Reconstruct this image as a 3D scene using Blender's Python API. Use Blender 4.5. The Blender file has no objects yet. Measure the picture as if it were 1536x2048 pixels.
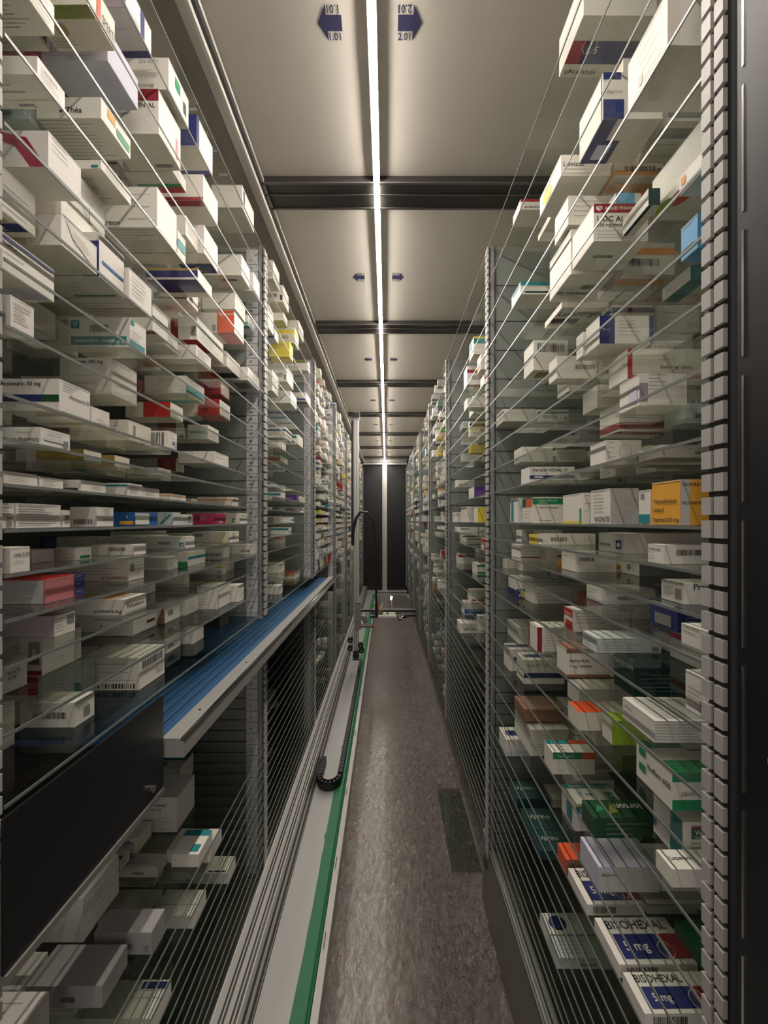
import bpy, math, random
from mathutils import Vector, Matrix
R = random.Random(7)
sc = bpy.context.scene
C = sc.collection

# ---------------------------------------------------------------- camera, world, light, exposure
F = 770.0                      # focal length in pixels of the 1536x2048 frame
VX, VY = 773.0, 1041.5         # vanishing point of the aisle
EYE = 1.53
cam = bpy.data.cameras.new('camera'); camo = bpy.data.objects.new('camera', cam); C.objects.link(camo)
camo.location = (0, 0, EYE); camo.rotation_euler = (math.pi/2, 0, 0)
cam.sensor_fit = 'VERTICAL'; cam.sensor_height = 36.0; cam.sensor_width = 27.0
cam.lens = F/2048*36.0
cam.shift_x = -(VX-768)/2048; cam.shift_y = (VY-1024)/2048
cam.clip_start = 0.02; cam.clip_end = 60
sc.camera = camo
w = bpy.data.worlds.new('world'); sc.world = w; w.use_nodes = True
w.node_tree.nodes['Background'].inputs[0].default_value = (1.0, 0.93, 0.85, 1)
w.node_tree.nodes['Background'].inputs[1].default_value = 0.24
sc.view_settings.view_transform = 'Standard'; sc.view_settings.look = 'None'
sc.view_settings.exposure = 1.22; sc.view_settings.gamma = 1.0; sc.view_settings.use_curve_mapping = False
LED_STRENGTH = 70.0
try:
    sc.cycles.max_bounces = 9; sc.cycles.diffuse_bounces = 4; sc.cycles.glossy_bounces = 3
    sc.cycles.transmission_bounces = 4; sc.cycles.transparent_max_bounces = 40
    sc.cycles.sample_clamp_indirect = 4.0
except Exception: pass

# ---------------------------------------------------------------- materials
MATS = {}
def mat(name, col, rough=0.5, metal=0.0, spec=0.5, emit=None, es=0.0):
    if name in MATS: return MATS[name]
    m = bpy.data.materials.new(name); m.use_nodes = True
    b = m.node_tree.nodes['Principled BSDF']
    b.inputs['Base Color'].default_value = (*col, 1); b.inputs['Roughness'].default_value = rough
    b.inputs['Metallic'].default_value = metal; b.inputs['Specular IOR Level'].default_value = spec
    if emit: b.inputs['Emission Color'].default_value = (*emit, 1); b.inputs['Emission Strength'].default_value = es
    MATS[name] = m; return m
def noisy(m, scale=60, amount=0.08, bump=0.0, stretch=(1,1,1), detail=4):
    nt = m.node_tree; b = nt.nodes['Principled BSDF']; N = nt.nodes.new
    tc = N('ShaderNodeTexCoord'); mp = N('ShaderNodeMapping'); mp.inputs['Scale'].default_value = stretch
    no = N('ShaderNodeTexNoise'); no.inputs['Scale'].default_value = scale; no.inputs['Detail'].default_value = detail
    nt.links.new(tc.outputs['Object'], mp.inputs[0]); nt.links.new(mp.outputs[0], no.inputs['Vector'])
    c = list(b.inputs['Base Color'].default_value)
    mx = N('ShaderNodeMix'); mx.data_type = 'RGBA'
    mx.inputs[6].default_value = [v*(1-amount) for v in c[:3]]+[1]; mx.inputs[7].default_value = [min(1, v*(1+amount)) for v in c[:3]]+[1]
    nt.links.new(no.outputs['Fac'], mx.inputs[0]); nt.links.new(mx.outputs[2], b.inputs['Base Color'])
    if bump:
        bp = N('ShaderNodeBump'); bp.inputs['Strength'].default_value = bump; bp.inputs['Distance'].default_value = 0.002
        nt.links.new(no.outputs['Fac'], bp.inputs['Height']); nt.links.new(bp.outputs[0], b.inputs['Normal'])
    return m
PAL = dict(white=(.82,.775,.715), cream=(.76,.70,.60), grey=(.36,.35,.34), lgrey=(.55,.54,.52), ink=(.05,.05,.06), mid=(.25,.24,.24),
    teal=(.02,.24,.27), dteal=(.008,.055,.058), navy=(.03,.04,.17), blue=(.02,.12,.38), sky=(.12,.38,.66), red=(.50,.025,.02),
    dred=(.30,.02,.035), crimson=(.36,.02,.07), pink=(.62,.20,.22), orange=(.78,.32,.03), amber=(.85,.42,.05), ored=(.72,.10,.03),
    yellow=(.80,.62,.05), ylight=(.74,.72,.45), lime=(.36,.52,.04), green=(.02,.26,.10), dgreen=(.015,.07,.03), lav=(.62,.60,.74),
    mauve=(.36,.30,.33), purple=(.10,.03,.25), brown=(.28,.14,.09), olive=(.22,.24,.03), black=(.02,.02,.02), ochre=(.42,.28,.08), pale=(.62,.68,.66))
def pm(c):
    return mat('carton_'+c, PAL[c], 0.45 if c not in ('white','cream') else 0.42, spec=0.4)
M_white_metal = noisy(mat('powder_coated_ceiling', (.66,.615,.56), .5, spec=.3), 300, .03)
M_alu = noisy(mat('brushed_aluminium', (.62,.60,.57), .38, .55), 90, .08, .05, (1,.02,1))
M_alud = mat('aluminium_shadow_groove', (.03,.03,.03), .6)
M_post = noisy(mat('galvanised_upright', (.32,.33,.34), .42, .35), 60, .06)
M_tooth = mat('white_plastic_tooth', (.47,.445,.425), .4)
M_panel = noisy(mat('rack_panel_grey', (.27,.285,.275), .45, .2), 25, .05)
M_dark = mat('dark_metal_panel', (.012,.012,.014), .42, .1)
M_black = mat('black_plastic', (.012,.012,.013), .45)
M_backw = mat('rack_back_dark', (.10,.105,.10), .6)
M_belt = noisy(mat('blue_belt', (.03,.105,.235), .5), 200, .08)
M_beltl = mat('belt_joint', (.015,.05,.12), .6)
M_tray = noisy(mat('galvanised_tray', (.48,.47,.455), .4, .35), 14, .10, .0, (1,.15,1))
M_green = noisy(mat('green_rubber_strip', (.028,.20,.085), .5), 30, .2)
M_steel = mat('bright_steel', (.75,.74,.72), .2, 1.0)
M_paper = mat('number_paper', (.60,.58,.62), .6)
M_ink = mat('number_ink', (.02,.02,.025), .6)
M_arrow = mat('arrow_sticker_blue', (.035,.035,.10), .5)
M_pcb = mat('circuit_board_green', (.25,.50,.05), .4)
M_copper = mat('copper_wire', (.45,.22,.10), .4, .5)
M_led = mat('led_diffuser', (1,1,1), .5, emit=(1.0,.922,.82), es=LED_STRENGTH)
M_lamp = mat('lamp_glow', (1,1,1), .5, emit=(1.0,.95,.8), es=30)
M_plinth = noisy(mat('plinth_grey', (.26,.235,.22), .5, .2), 40, .06)
M_beige = mat('beige_sheet', (.22,.20,.165), .6)

def glass(name, tint, rough, refl):
    m = bpy.data.materials.new(name); m.use_nodes = True; nt = m.node_tree; nt.nodes.clear(); N = nt.nodes.new
    o = N('ShaderNodeOutputMaterial'); mx = N('ShaderNodeMixShader'); t = N('ShaderNodeBsdfTransparent'); g = N('ShaderNodeBsdfGlossy')
    t.inputs[0].default_value = (*tint, 1); g.inputs['Roughness'].default_value = rough; g.inputs['Color'].default_value = (.95,.97,.96,1)
    fr = N('ShaderNodeFresnel'); fr.inputs['IOR'].default_value = 1.5
    mu = N('ShaderNodeMath'); mu.operation = 'MULTIPLY'; mu.inputs[1].default_value = refl
    ge = N('ShaderNodeNewGeometry'); iv = N('ShaderNodeMath'); iv.operation = 'SUBTRACT'; iv.inputs[0].default_value = 1.0
    m2 = N('ShaderNodeMath'); m2.operation = 'MULTIPLY'
    nt.links.new(ge.outputs['Backfacing'], iv.inputs[1]); nt.links.new(iv.outputs[0], m2.inputs[0]); nt.links.new(mu.outputs[0], m2.inputs[1])
    nt.links.new(fr.outputs[0], mu.inputs[0]); nt.links.new(m2.outputs[0], mx.inputs[0])
    nt.links.new(t.outputs[0], mx.inputs[1]); nt.links.new(g.outputs[0], mx.inputs[2]); nt.links.new(mx.outputs[0], o.inputs[0])
    return m
M_glass = glass('shelf_glass', (.958,.966,.952), .02, 1.0)
M_gedge = mat('polished_glass_edge', (.20,.215,.205), .3, .1, .7)
M_gfloor = glass('loose_glass', (.80,.84,.80), .08, 1.0)

# ---------------------------------------------------------------- mesh helpers
class MB:
    def __init__(s): s.v=[]; s.f=[]; s.mi=[]; s.mats=[]
    def m(s, mt):
        if mt not in s.mats: s.mats.append(mt)
        return s.mats.index(mt)
    def box(s, x0,x1,y0,y1,z0,z1, mt, skip=''):
        if x0>x1: x0,x1=x1,x0
        if y0>y1: y0,y1=y1,y0
        if z0>z1: z0,z1=z1,z0
        b=len(s.v); i=s.m(mt)
        s.v += [(x0,y0,z0),(x1,y0,z0),(x1,y1,z0),(x0,y1,z0),(x0,y0,z1),(x1,y0,z1),(x1,y1,z1),(x0,y1,z1)]
        for q in ((0,3,2,1),(4,5,6,7),(0,1,5,4),(1,2,6,5),(2,3,7,6),(3,0,4,7)):
            s.f.append(tuple(b+k for k in q)); s.mi.append(i)
    def poly(s, pts, mt):
        b=len(s.v); s.v += [tuple(p) for p in pts]; s.f.append(tuple(range(b,b+len(pts)))); s.mi.append(s.m(mt))
    def add(s, verts, faces, mt):
        b=len(s.v); i=s.m(mt); s.v += verts
        for f in faces: s.f.append(tuple(b+k for k in f)); s.mi.append(i)
    def prism(s, prof, y0, y1, mt):     # profile of (x,z) points (ccw seen from -y) swept along y
        n=len(prof); b=len(s.v); i=s.m(mt)
        s.v += [(x,y0,z) for x,z in prof]+[(x,y1,z) for x,z in prof]
        for k in range(n):
            s.f.append((b+k, b+(k+1)%n, b+n+(k+1)%n, b+n+k)); s.mi.append(i)
        s.f.append(tuple(b+k for k in reversed(range(n)))); s.mi.append(i)
        s.f.append(tuple(b+n+k for k in range(n))); s.mi.append(i)
    def tube(s, pts, r, mt, n=8):
        pts=[Vector(p) for p in pts]; i=s.m(mt); b=len(s.v)
        for k,p in enumerate(pts):
            d=(pts[min(k+1,len(pts)-1)]-pts[max(k-1,0)]).normalized()
            u=d.orthogonal().normalized() if k==0 else (u-d*u.dot(d)).normalized()
            q=d.cross(u)
            for j in range(n):
                a=2*math.pi*j/n; s.v.append(tuple(p+u*math.cos(a)*r+q*math.sin(a)*r))
        for k in range(len(pts)-1):
            for j in range(n):
                s.f.append((b+k*n+j,b+k*n+(j+1)%n,b+(k+1)*n+(j+1)%n,b+(k+1)*n+j)); s.mi.append(i)
        s.f.append(tuple(b+j for j in reversed(range(n)))); s.mi.append(i)
        s.f.append(tuple(b+(len(pts)-1)*n+j for j in range(n))); s.mi.append(i)
    def build(s, name, parent=None, loc=None, label=None, cat=None, group=None, kind=None, bevel=0):
        me=bpy.data.meshes.new(name); me.from_pydata(s.v,[],s.f)
        for mt in s.mats: me.materials.append(mt)
        me.polygons.foreach_set('material_index', s.mi); me.update()
        o=bpy.data.objects.new(name, me); C.objects.link(o)
        if parent: o.parent=parent
        if loc: o.location=loc
        if bevel:
            bv=o.modifiers.new('bevel','BEVEL'); bv.width=bevel; bv.segments=2; bv.limit_method='ANGLE'
        tag(o,label,cat,group,kind); return o
def tag(o,label=None,cat=None,group=None,kind=None):
    if label: o['label']=label
    if cat: o['category']=cat
    if group: o['group']=group
    if kind: o['kind']=kind
    return o
def empty(name, loc, label, cat, group=None):
    o=bpy.data.objects.new(name,None); C.objects.link(o); o.location=loc; o.empty_display_size=.05
    return tag(o,label,cat,group)
def cyl(mb, c, axis, r, h, mt, n=16):
    ax={'x':Vector((1,0,0)),'y':Vector((0,1,0)),'z':Vector((0,0,1))}[axis]; c=Vector(c)
    mb.tube([c-ax*h/2, c+ax*h/2], r, mt, n)

_T={}
def text_mesh(s):
    if s in _T: return _T[s]
    cu=bpy.data.curves.new('t','FONT'); cu.body=s; cu.resolution_u=2; cu.size=1; cu.offset=.012
    o=bpy.data.objects.new('t',cu); C.objects.link(o)
    me=bpy.data.meshes.new_from_object(o.evaluated_get(bpy.context.evaluated_depsgraph_get()))
    vs=[(v.co.x,v.co.y) for v in me.vertices]; fs=[tuple(p.vertices) for p in me.polygons]
    bpy.data.objects.remove(o); bpy.data.curves.remove(cu); bpy.data.meshes.remove(me)
    x0=min(v[0] for v in vs); x1=max(v[0] for v in vs); y0=min(v[1] for v in vs); y1=max(v[1] for v in vs)
    _T[s]=([((x-x0),(y-y0)) for x,y in vs], fs, x1-x0, y1-y0); return _T[s]
def put_text(mb, P, U, V, s, h, mt, maxw=None, flip=False, bold=0):
    """text with lower-left corner P, along unit vectors U, V, capital height h"""
    vs,fs,tw,th=text_mesh(s); k=h/max(th,.3); kx=k
    if maxw and tw*k>maxw: kx=maxw/tw
    W,H=tw*kx,th*k
    if flip: P=P+U*W+V*H; U=-U; V=-V
    mb.add([tuple(P+U*(x*kx)+V*(y*k)) for x,y in vs], fs, mt)

# ---------------------------------------------------------------- dimensions of the aisle
A = {'L': .459, 'R': .381}
SG = {'L': -1, 'R': 1}
DEPTH = .46
YK = [.452+1.0165*k for k in range(8)]
YEND = 8.0
Z1 = 1.467
UNIT = 14.3*Z1/F
def hh(y): return -(y-VY)*Z1/F        # height relative to eye of a level read at pixel row y on the second post
LU = [505,561,617.5,674.6,731,787.6,831,874,916,960,988,1017.6,1047,1076,1105,1135,1178,1223]
LL0 = [1490+21.6*k for k in range(12)]
LL1 = [1349+21.6*k for k in range(19)]
RU = [499.6,571,642,700,757,814.7,858.7,901,944,987.6,1045,1074,1102.6,1131,1175,1217.6,1262,1306.6,1350]
RL0 = [1395,1439,1461,1486,1506,1531,1553,1572,1597,1616,1641,1668,1690]
RL1 = [1381+21.6*k for k in range(15)]
SHELF = {('L',0): LU+LL0, ('R',0): RU+RL0}
for k in range(1,7):
    SHELF[('L',k)] = LU+(LL1 if k<3 else [1266,1308]+LL1)
    SHELF[('R',k)] = RU+RL1
SHELF = {k:[hh(y) for y in v] for k,v in SHELF.items()}   # top surface of each pane, metres above the eye
GT = .0042
ORD = ['first','second','third','fourth','fifth','sixth','seventh','eighth','ninth','tenth','eleventh','twelfth','thirteenth','fourteenth','fifteenth','sixteenth','seventeenth','eighteenth','nineteenth','twentieth']
ORD += ['twenty-'+o for o in ORD[:9]]+['thirtieth']+['thirty-'+o for o in ORD[:9]]+['fortieth']
BAY = ['nearest','second','third','fourth','fifth','sixth','farthest']
SIDE = {'L':'left','R':'right'}

# ---------------------------------------------------------------- room
Zf = 0.0; Zc = EYE+1.26
def floor():
    m = mat('crinkled_brown_floor_foil', (.19,.160,.145), .24, .0, .9)
    nt=m.node_tree; b=nt.nodes['Principled BSDF']; N=nt.nodes.new; L=nt.links.new
    tc=N('ShaderNodeTexCoord'); sp=N('ShaderNodeSeparateXYZ'); L(tc.outputs['Object'],sp.inputs[0])
    mp=N('ShaderNodeMapping'); mp.inputs['Scale'].default_value=(1,.55,1); mp.inputs['Rotation'].default_value=(0,0,.35)
    L(tc.outputs['Object'],mp.inputs[0])
    n1=N('ShaderNodeTexNoise'); n1.inputs['Scale'].default_value=42; n1.inputs['Detail'].default_value=7; n1.inputs['Distortion'].default_value=1.6
    L(mp.outputs[0],n1.inputs['Vector'])
    ri=N('ShaderNodeMath'); ri.operation='ABSOLUTE'; s5=N('ShaderNodeMath'); s5.operation='SUBTRACT'; s5.inputs[1].default_value=.5
    L(n1.outputs['Fac'],s5.inputs[0]); L(s5.outputs[0],ri.inputs[0])
    n2=N('ShaderNodeTexNoise'); n2.inputs['Scale'].default_value=160; n2.inputs['Detail'].default_value=3; L(mp.outputs[0],n2.inputs['Vector'])
    # more wrinkles towards the right edge and a fringe at the left edge
    mr=N('ShaderNodeMapRange'); mr.inputs['From Min'].default_value=-.02; mr.inputs['From Max'].default_value=.20
    mr.inputs['To Min'].default_value=.10; mr.inputs['To Max'].default_value=1.0; L(sp.outputs['X'],mr.inputs['Value'])
    ml=N('ShaderNodeMapRange'); ml.inputs['From Min'].default_value=-.13; ml.inputs['From Max'].default_value=-.19
    ml.inputs['To Min'].default_value=0; ml.inputs['To Max'].default_value=.5; L(sp.outputs['X'],ml.inputs['Value'])
    ad=N('ShaderNodeMath'); ad.operation='ADD'; L(mr.outputs[0],ad.inputs[0]); L(ml.outputs[0],ad.inputs[1])
    mu=N('ShaderNodeMath'); mu.operation='MULTIPLY'; L(ri.outputs[0],mu.inputs[0]); L(ad.outputs[0],mu.inputs[1])
    m3=N('ShaderNodeMath'); m3.operation='MULTIPLY_ADD'; m3.inputs[1].default_value=.035; L(n2.outputs['Fac'],m3.inputs[0]); L(mu.outputs[0],m3.inputs[2])
    bp=N('ShaderNodeBump'); bp.inputs['Strength'].default_value=1.0; bp.inputs['Distance'].default_value=.03
    L(m3.outputs[0],bp.inputs['Height']); L(bp.outputs[0],b.inputs['Normal'])
    from mathutils import noise
    mb=MB(); mb.box(-1.0,1.0,-.6,YEND+.1,-.05,-.020,m)
    o=mb.build('floor',kind='structure')
    nx=86; ys=[]; y=.75
    while y<YEND: ys.append(y); y+=.0055 if y<2.6 else (.010 if y<4 else .03)
    vs=[]; fs=[]; x0,x1=-.215,.42
    for y in ys:
        for i in range(nx):
            x=x0+(x1-x0)*i/(nx-1)
            edge=max(0,min(1,(x-.04)/.16)); fr=max(0,min(1,(-.14-x)/.05))
            w=.10+.90*edge+.7*fr*(.5+.5*noise.noise(Vector((x*3,y*9,5))))
            q=noise.noise_vector(Vector((x*9,y*7,1)))*.045
            p=Vector((x*1.0+q.x+.35*y*(.6 if edge>0 else .2),y*.62+q.y-.5*x,0))
            r1=1-abs(noise.noise(p*26))*2; r2=1-abs(noise.noise(p*55+Vector((3,7,1))))*2
            vs.append((x,y,w*(.015*max(0,r1)**4+.0055*r2*abs(r2))-.011))
    for j in range(len(ys)-1):
        for i in range(nx-1):
            a=j*nx+i; fs.append((a,a+1,a+nx+1,a+nx))
    mb=MB(); mb.add(vs,fs,m); f=mb.build('floor_foil',kind='structure',label='crinkled brown foil covering the aisle floor')
    f.data.polygons.foreach_set('use_smooth',[True]*len(f.data.polygons))
    return o
floor()
mb=MB(); mb.box(-1.0,1.0,-.6,YEND+.1,Zc,Zc+.05,M_white_metal); mb.build('ceiling',kind='structure')
mb=MB(); mb.box(-1.0,-.96,-.6,YEND,0,Zc,M_backw); mb.build('wall_left',kind='structure')
mb=MB(); mb.box(.90,.94,-.6,YEND,0,Zc,M_backw); mb.build('wall_right',kind='structure')
mb=MB(); mb.box(-1.0,1.0,YEND,YEND+.05,0,Zc,M_dark); mb.build('wall_back',kind='structure')
# frame of the end wall
mb=MB()
mb.box(-.085,.01,YEND-.05,YEND,.06,Zc-.02,M_alu); mb.box(-.055,-.05,YEND-.055,YEND-.05,.06,Zc-.1,M_alud)
mb.box(-.50,.42,YEND-.06,YEND,Zc-.10,Zc,M_alu); mb.box(-.50,.42,YEND-.065,YEND-.06,Zc-.06,Zc-.045,M_alud)
mb.box(-.50,.42,YEND-.08,YEND,.0,.09,M_alu); mb.box(-.50,.42,YEND-.085,YEND-.08,.04,.055,M_alud)
mb.build('trim_1',kind='structure',label='aluminium frame of the dark end wall')
# panels in front of the first bay (beside the camera)
for s in 'LR':
    a=A[s]*SG[s]; mb=MB(); mb.box(a,a+SG[s]*.03,-.6,.418 if s=='R' else .44,0,Zc,M_dark)
    if s=='R':
        z=0.0
        while z<Zc-.1:
            mb.box(a-.0012,a,.4095,.4118,z,z+.135,M_steel); z+=.155
        mb.box(a-.001,a,.375,.384,EYE-.242,EYE-.237,M_tooth)
    mb.build('wall_'+SIDE[s]+'_front',kind='structure',label='dark metal panel at the %s of the doorway'%SIDE[s])
# ceiling crossbeams
for k in range(1,8):
    y=YK[k]; e=empty('ceiling_crossbeam',(0,y,Zc),'dark grooved aluminium crossbeam under the ceiling, %s from the camera'%ORD[k-1],'crossbeam','ceiling crossbeams')
    mb=MB(); mb.box(-.47,.9,-.062,.062,-.022,-.0005,mat('beam_bronze',(.055,.048,.045),.45,.3))
    mb.build('beam',e)
    mb=MB()
    for dy,wd in ((-.058,.008),(-.008,.005),(.056,.008)):
        mb.box(-.47,.9,dy-wd/2,dy+wd/2,-.026,-.0222,mat('beam_edge',(.16,.15,.145),.4,.5))
    mb.build('bright_edge',e)
# left ceiling guide rail
e=empty('ceiling_guide_rail',(-.47,.2,Zc-.07),'long aluminium guide rail along the ceiling above the left rack','rail')
mb=MB(); y0,y1=-.4,YEND-.3
mb.box(-.065,.012,y0,y1,-.012,.066,M_alu); mb.build('rail_body',e)
mb=MB(); mb.box(.0125,.0135,y0,y1,.005,.045,M_black); mb.box(-.045,-.043,y0,y1,-.0135,-.0125,M_alud); mb.box(-.062,-.010,y0,y1,-.014,-.0128,M_plinth); mb.build('groove',e)
mb=MB(); mb.box(.012,.022,y0,y1,.046,.060,mat('lit_alu',(.78,.75,.70),.35,.1)); mb.box(.012,.020,y0,y1,-.012,.004,mat('lit_alu',(.78,.75,.70))); mb.build('bright_lip',e)  # LED's light on the lips put into a paler aluminium colour
for yy in (1.09,1.16,1.22,1.30,2.35,3.4,4.4):
    mb=MB(); cyl(mb,(-.08,yy-.2,-.02),'x',.006,.03,M_steel,10); mb.build('screw',e)
# LED light
e=empty('led_light',(-.036,0,Zc-.009),'long glowing led strip light running down the middle of the ceiling','light')
mb=MB(); mb.box(-.0115,.0115,-.3,YEND-.1,-.014,.0085,mat('white_led_channel',(.8,.78,.74),.5)); mb.build('channel',e)
mb=MB(); n=7; prof=[(.0085*math.cos(math.pi+math.pi*i/(n-1)), -.0145+.0055*math.sin(math.pi+math.pi*i/(n-1))) for i in range(n)]
mb.prism(prof,-.3,YEND-.1,M_led); mb.build('diffuser',e)
# arrows
for k in range(7):
    for s,cx,tx in (('L',-.142,'1.%02d'),('R',.058,'2.%02d')):
        y=.974+1.0165*k; d=SG[s]; mb=MB(); z=0
        y_=lambda v:-v      # image up = nearer the camera on the ceiling
        pts=[(d*.032,0),(d*.009,.036),(d*.009,.016),(-d*.029,.016),(-d*.029,-.016),(d*.009,-.016),(d*.009,-.036)]
        P=[(px,-py,0) for px,py in pts]
        n0=MB(); 
        mb.poly([P[0],P[1],P[6]] if True else P,M_arrow); mb.poly([P[2],P[3],P[4],P[5]],M_arrow)
        for lab,vy,fl in ((tx%(k+1),-.035,False),(tx%(k+1),.019,True)):
            x0=-.029 if d>0 else -.006
            put_text(mb,Vector((x0,-vy,0)),Vector((1,0,0)),Vector((0,-1,0)),lab,.016,M_arrow,maxw=.034,flip=fl)
        mb.build('arrow_sticker',None,(cx,y,Zc-.0012),'dark blue arrow sticker %s pointing %s, number %s pair from the camera'%(tx%(k+1),SIDE[s],ORD[k]),'sticker','arrow stickers on the ceiling')

# ---------------------------------------------------------------- racks: posts, dividers, panes
def spans(s,k,bot,top):
    """height ranges of the post and divider; in the left rack they stop above and below the conveyor"""
    if s=='L' and k in(1,2): return [(0,-.500-bot),(-.362-bot,top-bot)]
    return [(0,top-bot)]
def post(s,k):
    a=A[s]*SG[s]; g=SG[s]; y=YK[k]-((.008 if s=='L' else .002) if k==0 else 0); top=hh(495); bot=hh(1742) if s=='L' else hh(1712)
    e=empty('shelf_post',(a,y,EYE+bot),'galvanised toothed shelf post, %s from the camera in the %s rack'%(ORD[k],SIDE[s]),'shelf post','shelf posts of the %s rack'%SIDE[s])
    sp=spans(s,k,bot,top)
    mb=MB()
    for z0,z1 in sp: mb.box(g*.013,g*.0255,-.012,.014,z0-.01,z1,M_post); mb.box(g*.0256,g*.026,-.0125,-.011,z0,z1,M_alud)
    mb.build('upright',e)
    for y0,y1 in ((-.014,-.002),(.003,.016)):
        mb=MB()
        for z0,z1 in sp:
            z=z0+.004
            while z<z1-.01:
                mb.box(g*.000,g*.0055,y0,y1,z,z+UNIT*.76,M_tooth); mb.box(g*.0055,g*.0125,y1-.004,y1,z+UNIT*.12,z+UNIT*.76,M_tooth); z+=UNIT
        mb.build('toothed_strip',e)
    mb=MB()
    for z0,z1 in sp: mb.box(g*.0058,g*.0085,-.0138,.0118,z0,z1,M_alud)
    mb.build('slot_shade',e)  # near-black strip behind the teeth, shade of the gaps put into its colour
def divider(s,k):
    a=A[s]*SG[s]; g=SG[s]; y=YK[k]; bot=hh(1742); top=hh(498)
    e=empty('rack_divider',(a,y,EYE+bot),'grey metal divider panel behind %s toothed post of the %s rack'%(ORD[k],SIDE[s]),'divider','divider panels')
    sp=spans(s,k,bot,top); H=top-bot
    mb=MB()
    for z0,z1 in sp: mb.box(g*.027,g*DEPTH,-.008,.010,z0,z1,M_panel)
    for h in SHELF[(s,min(k,6))]:
        z=h-bot
        if any(z0+.01<z<z1-.01 for z0,z1 in sp): mb.box(g*.028,g*DEPTH,-.0092,-.008,z-.006,z-.003,M_alud)
    mb.build('panel',e)
    if s=='L' and k<=5:
        mb=MB(); x0,x1=-.071,-.028; yy=-.0135
        for z0,z1 in sp: mb.box(x0,x1,-.0125,-.0095,z0,z1-.01,M_paper)
        def ly(n):
            if n>=29: return hh(1127-(n-29)*14.3)
            if n>=20: return hh(1214-(n-25)*21.7)
            return hh(1740-(n-1)*22.0)
        for n in range(1,73):
            if 20<=n<=24: continue
            z=ly(n)-bot
            if z>H-.03 or not any(z0<=z<z1-.01 for z0,z1 in sp): continue
            if k<=3: put_text(mb,Vector((-.060,yy,z-.004)),Vector((1,0,0)),Vector((0,0,1)),str(n),.0095,M_ink,maxw=.018)
            mb.box(x0,x1,yy,-.0126,z-.0125 if n>=29 else z-.018,z-.0115 if n>=29 else z-.017,M_ink)
        mb.build('number_strip',e)
    if s=='R':
        mb=MB(); mb.box(.030,.0315,-.0135,-.0095,0,H,M_alud); z=.1
        while z<H: mb.box(.0301,.0315,-.0145,-.0136,z,z+.05,M_steel); z+=.37
        mb.build('slit',e)
for s in 'LR':
    for k in range(8):
        post(s,k)
        if k>0: divider(s,k)
def pane(mb,s,k,h,ox=0,oy=0,oz=0):
    g=SG[s]; x0=g*.003+ox; x1=g*(DEPTH-.02)+ox; y0=oy; y1=oy+1.0165-.028
    # body of glass and a separate polished front edge
    xs=x0+g*.0018
    mb.box(xs,x1,y0,y1,oz-GT,oz,M_glass)
    mb.box(x0,xs-g*.0001,y0,y1,oz-GT,oz,M_gedge)
far=MB()
for (s,k),hs in SHELF.items():
    for i,h in enumerate(hs):
        if k<4:
            mb=MB(); pane(mb,s,k,h)
            mb.build('glass_shelf',None,(A[s]*SG[s],YK[k]+.014,EYE+h),'clear glass shelf with polished edge, %s from the top in the %s %s bay'%(ORD[i],BAY[k],SIDE[s]),'glass shelf','glass shelves in the %s rack'%SIDE[s])
        else: pane(far,s,k,h,A[s]*SG[s],YK[k]+.014,EYE+h)
far.build('glass_shelf_tiers',kind='stuff',label='far glass shelves in the three farthest bays',cat='glass shelf')

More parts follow.
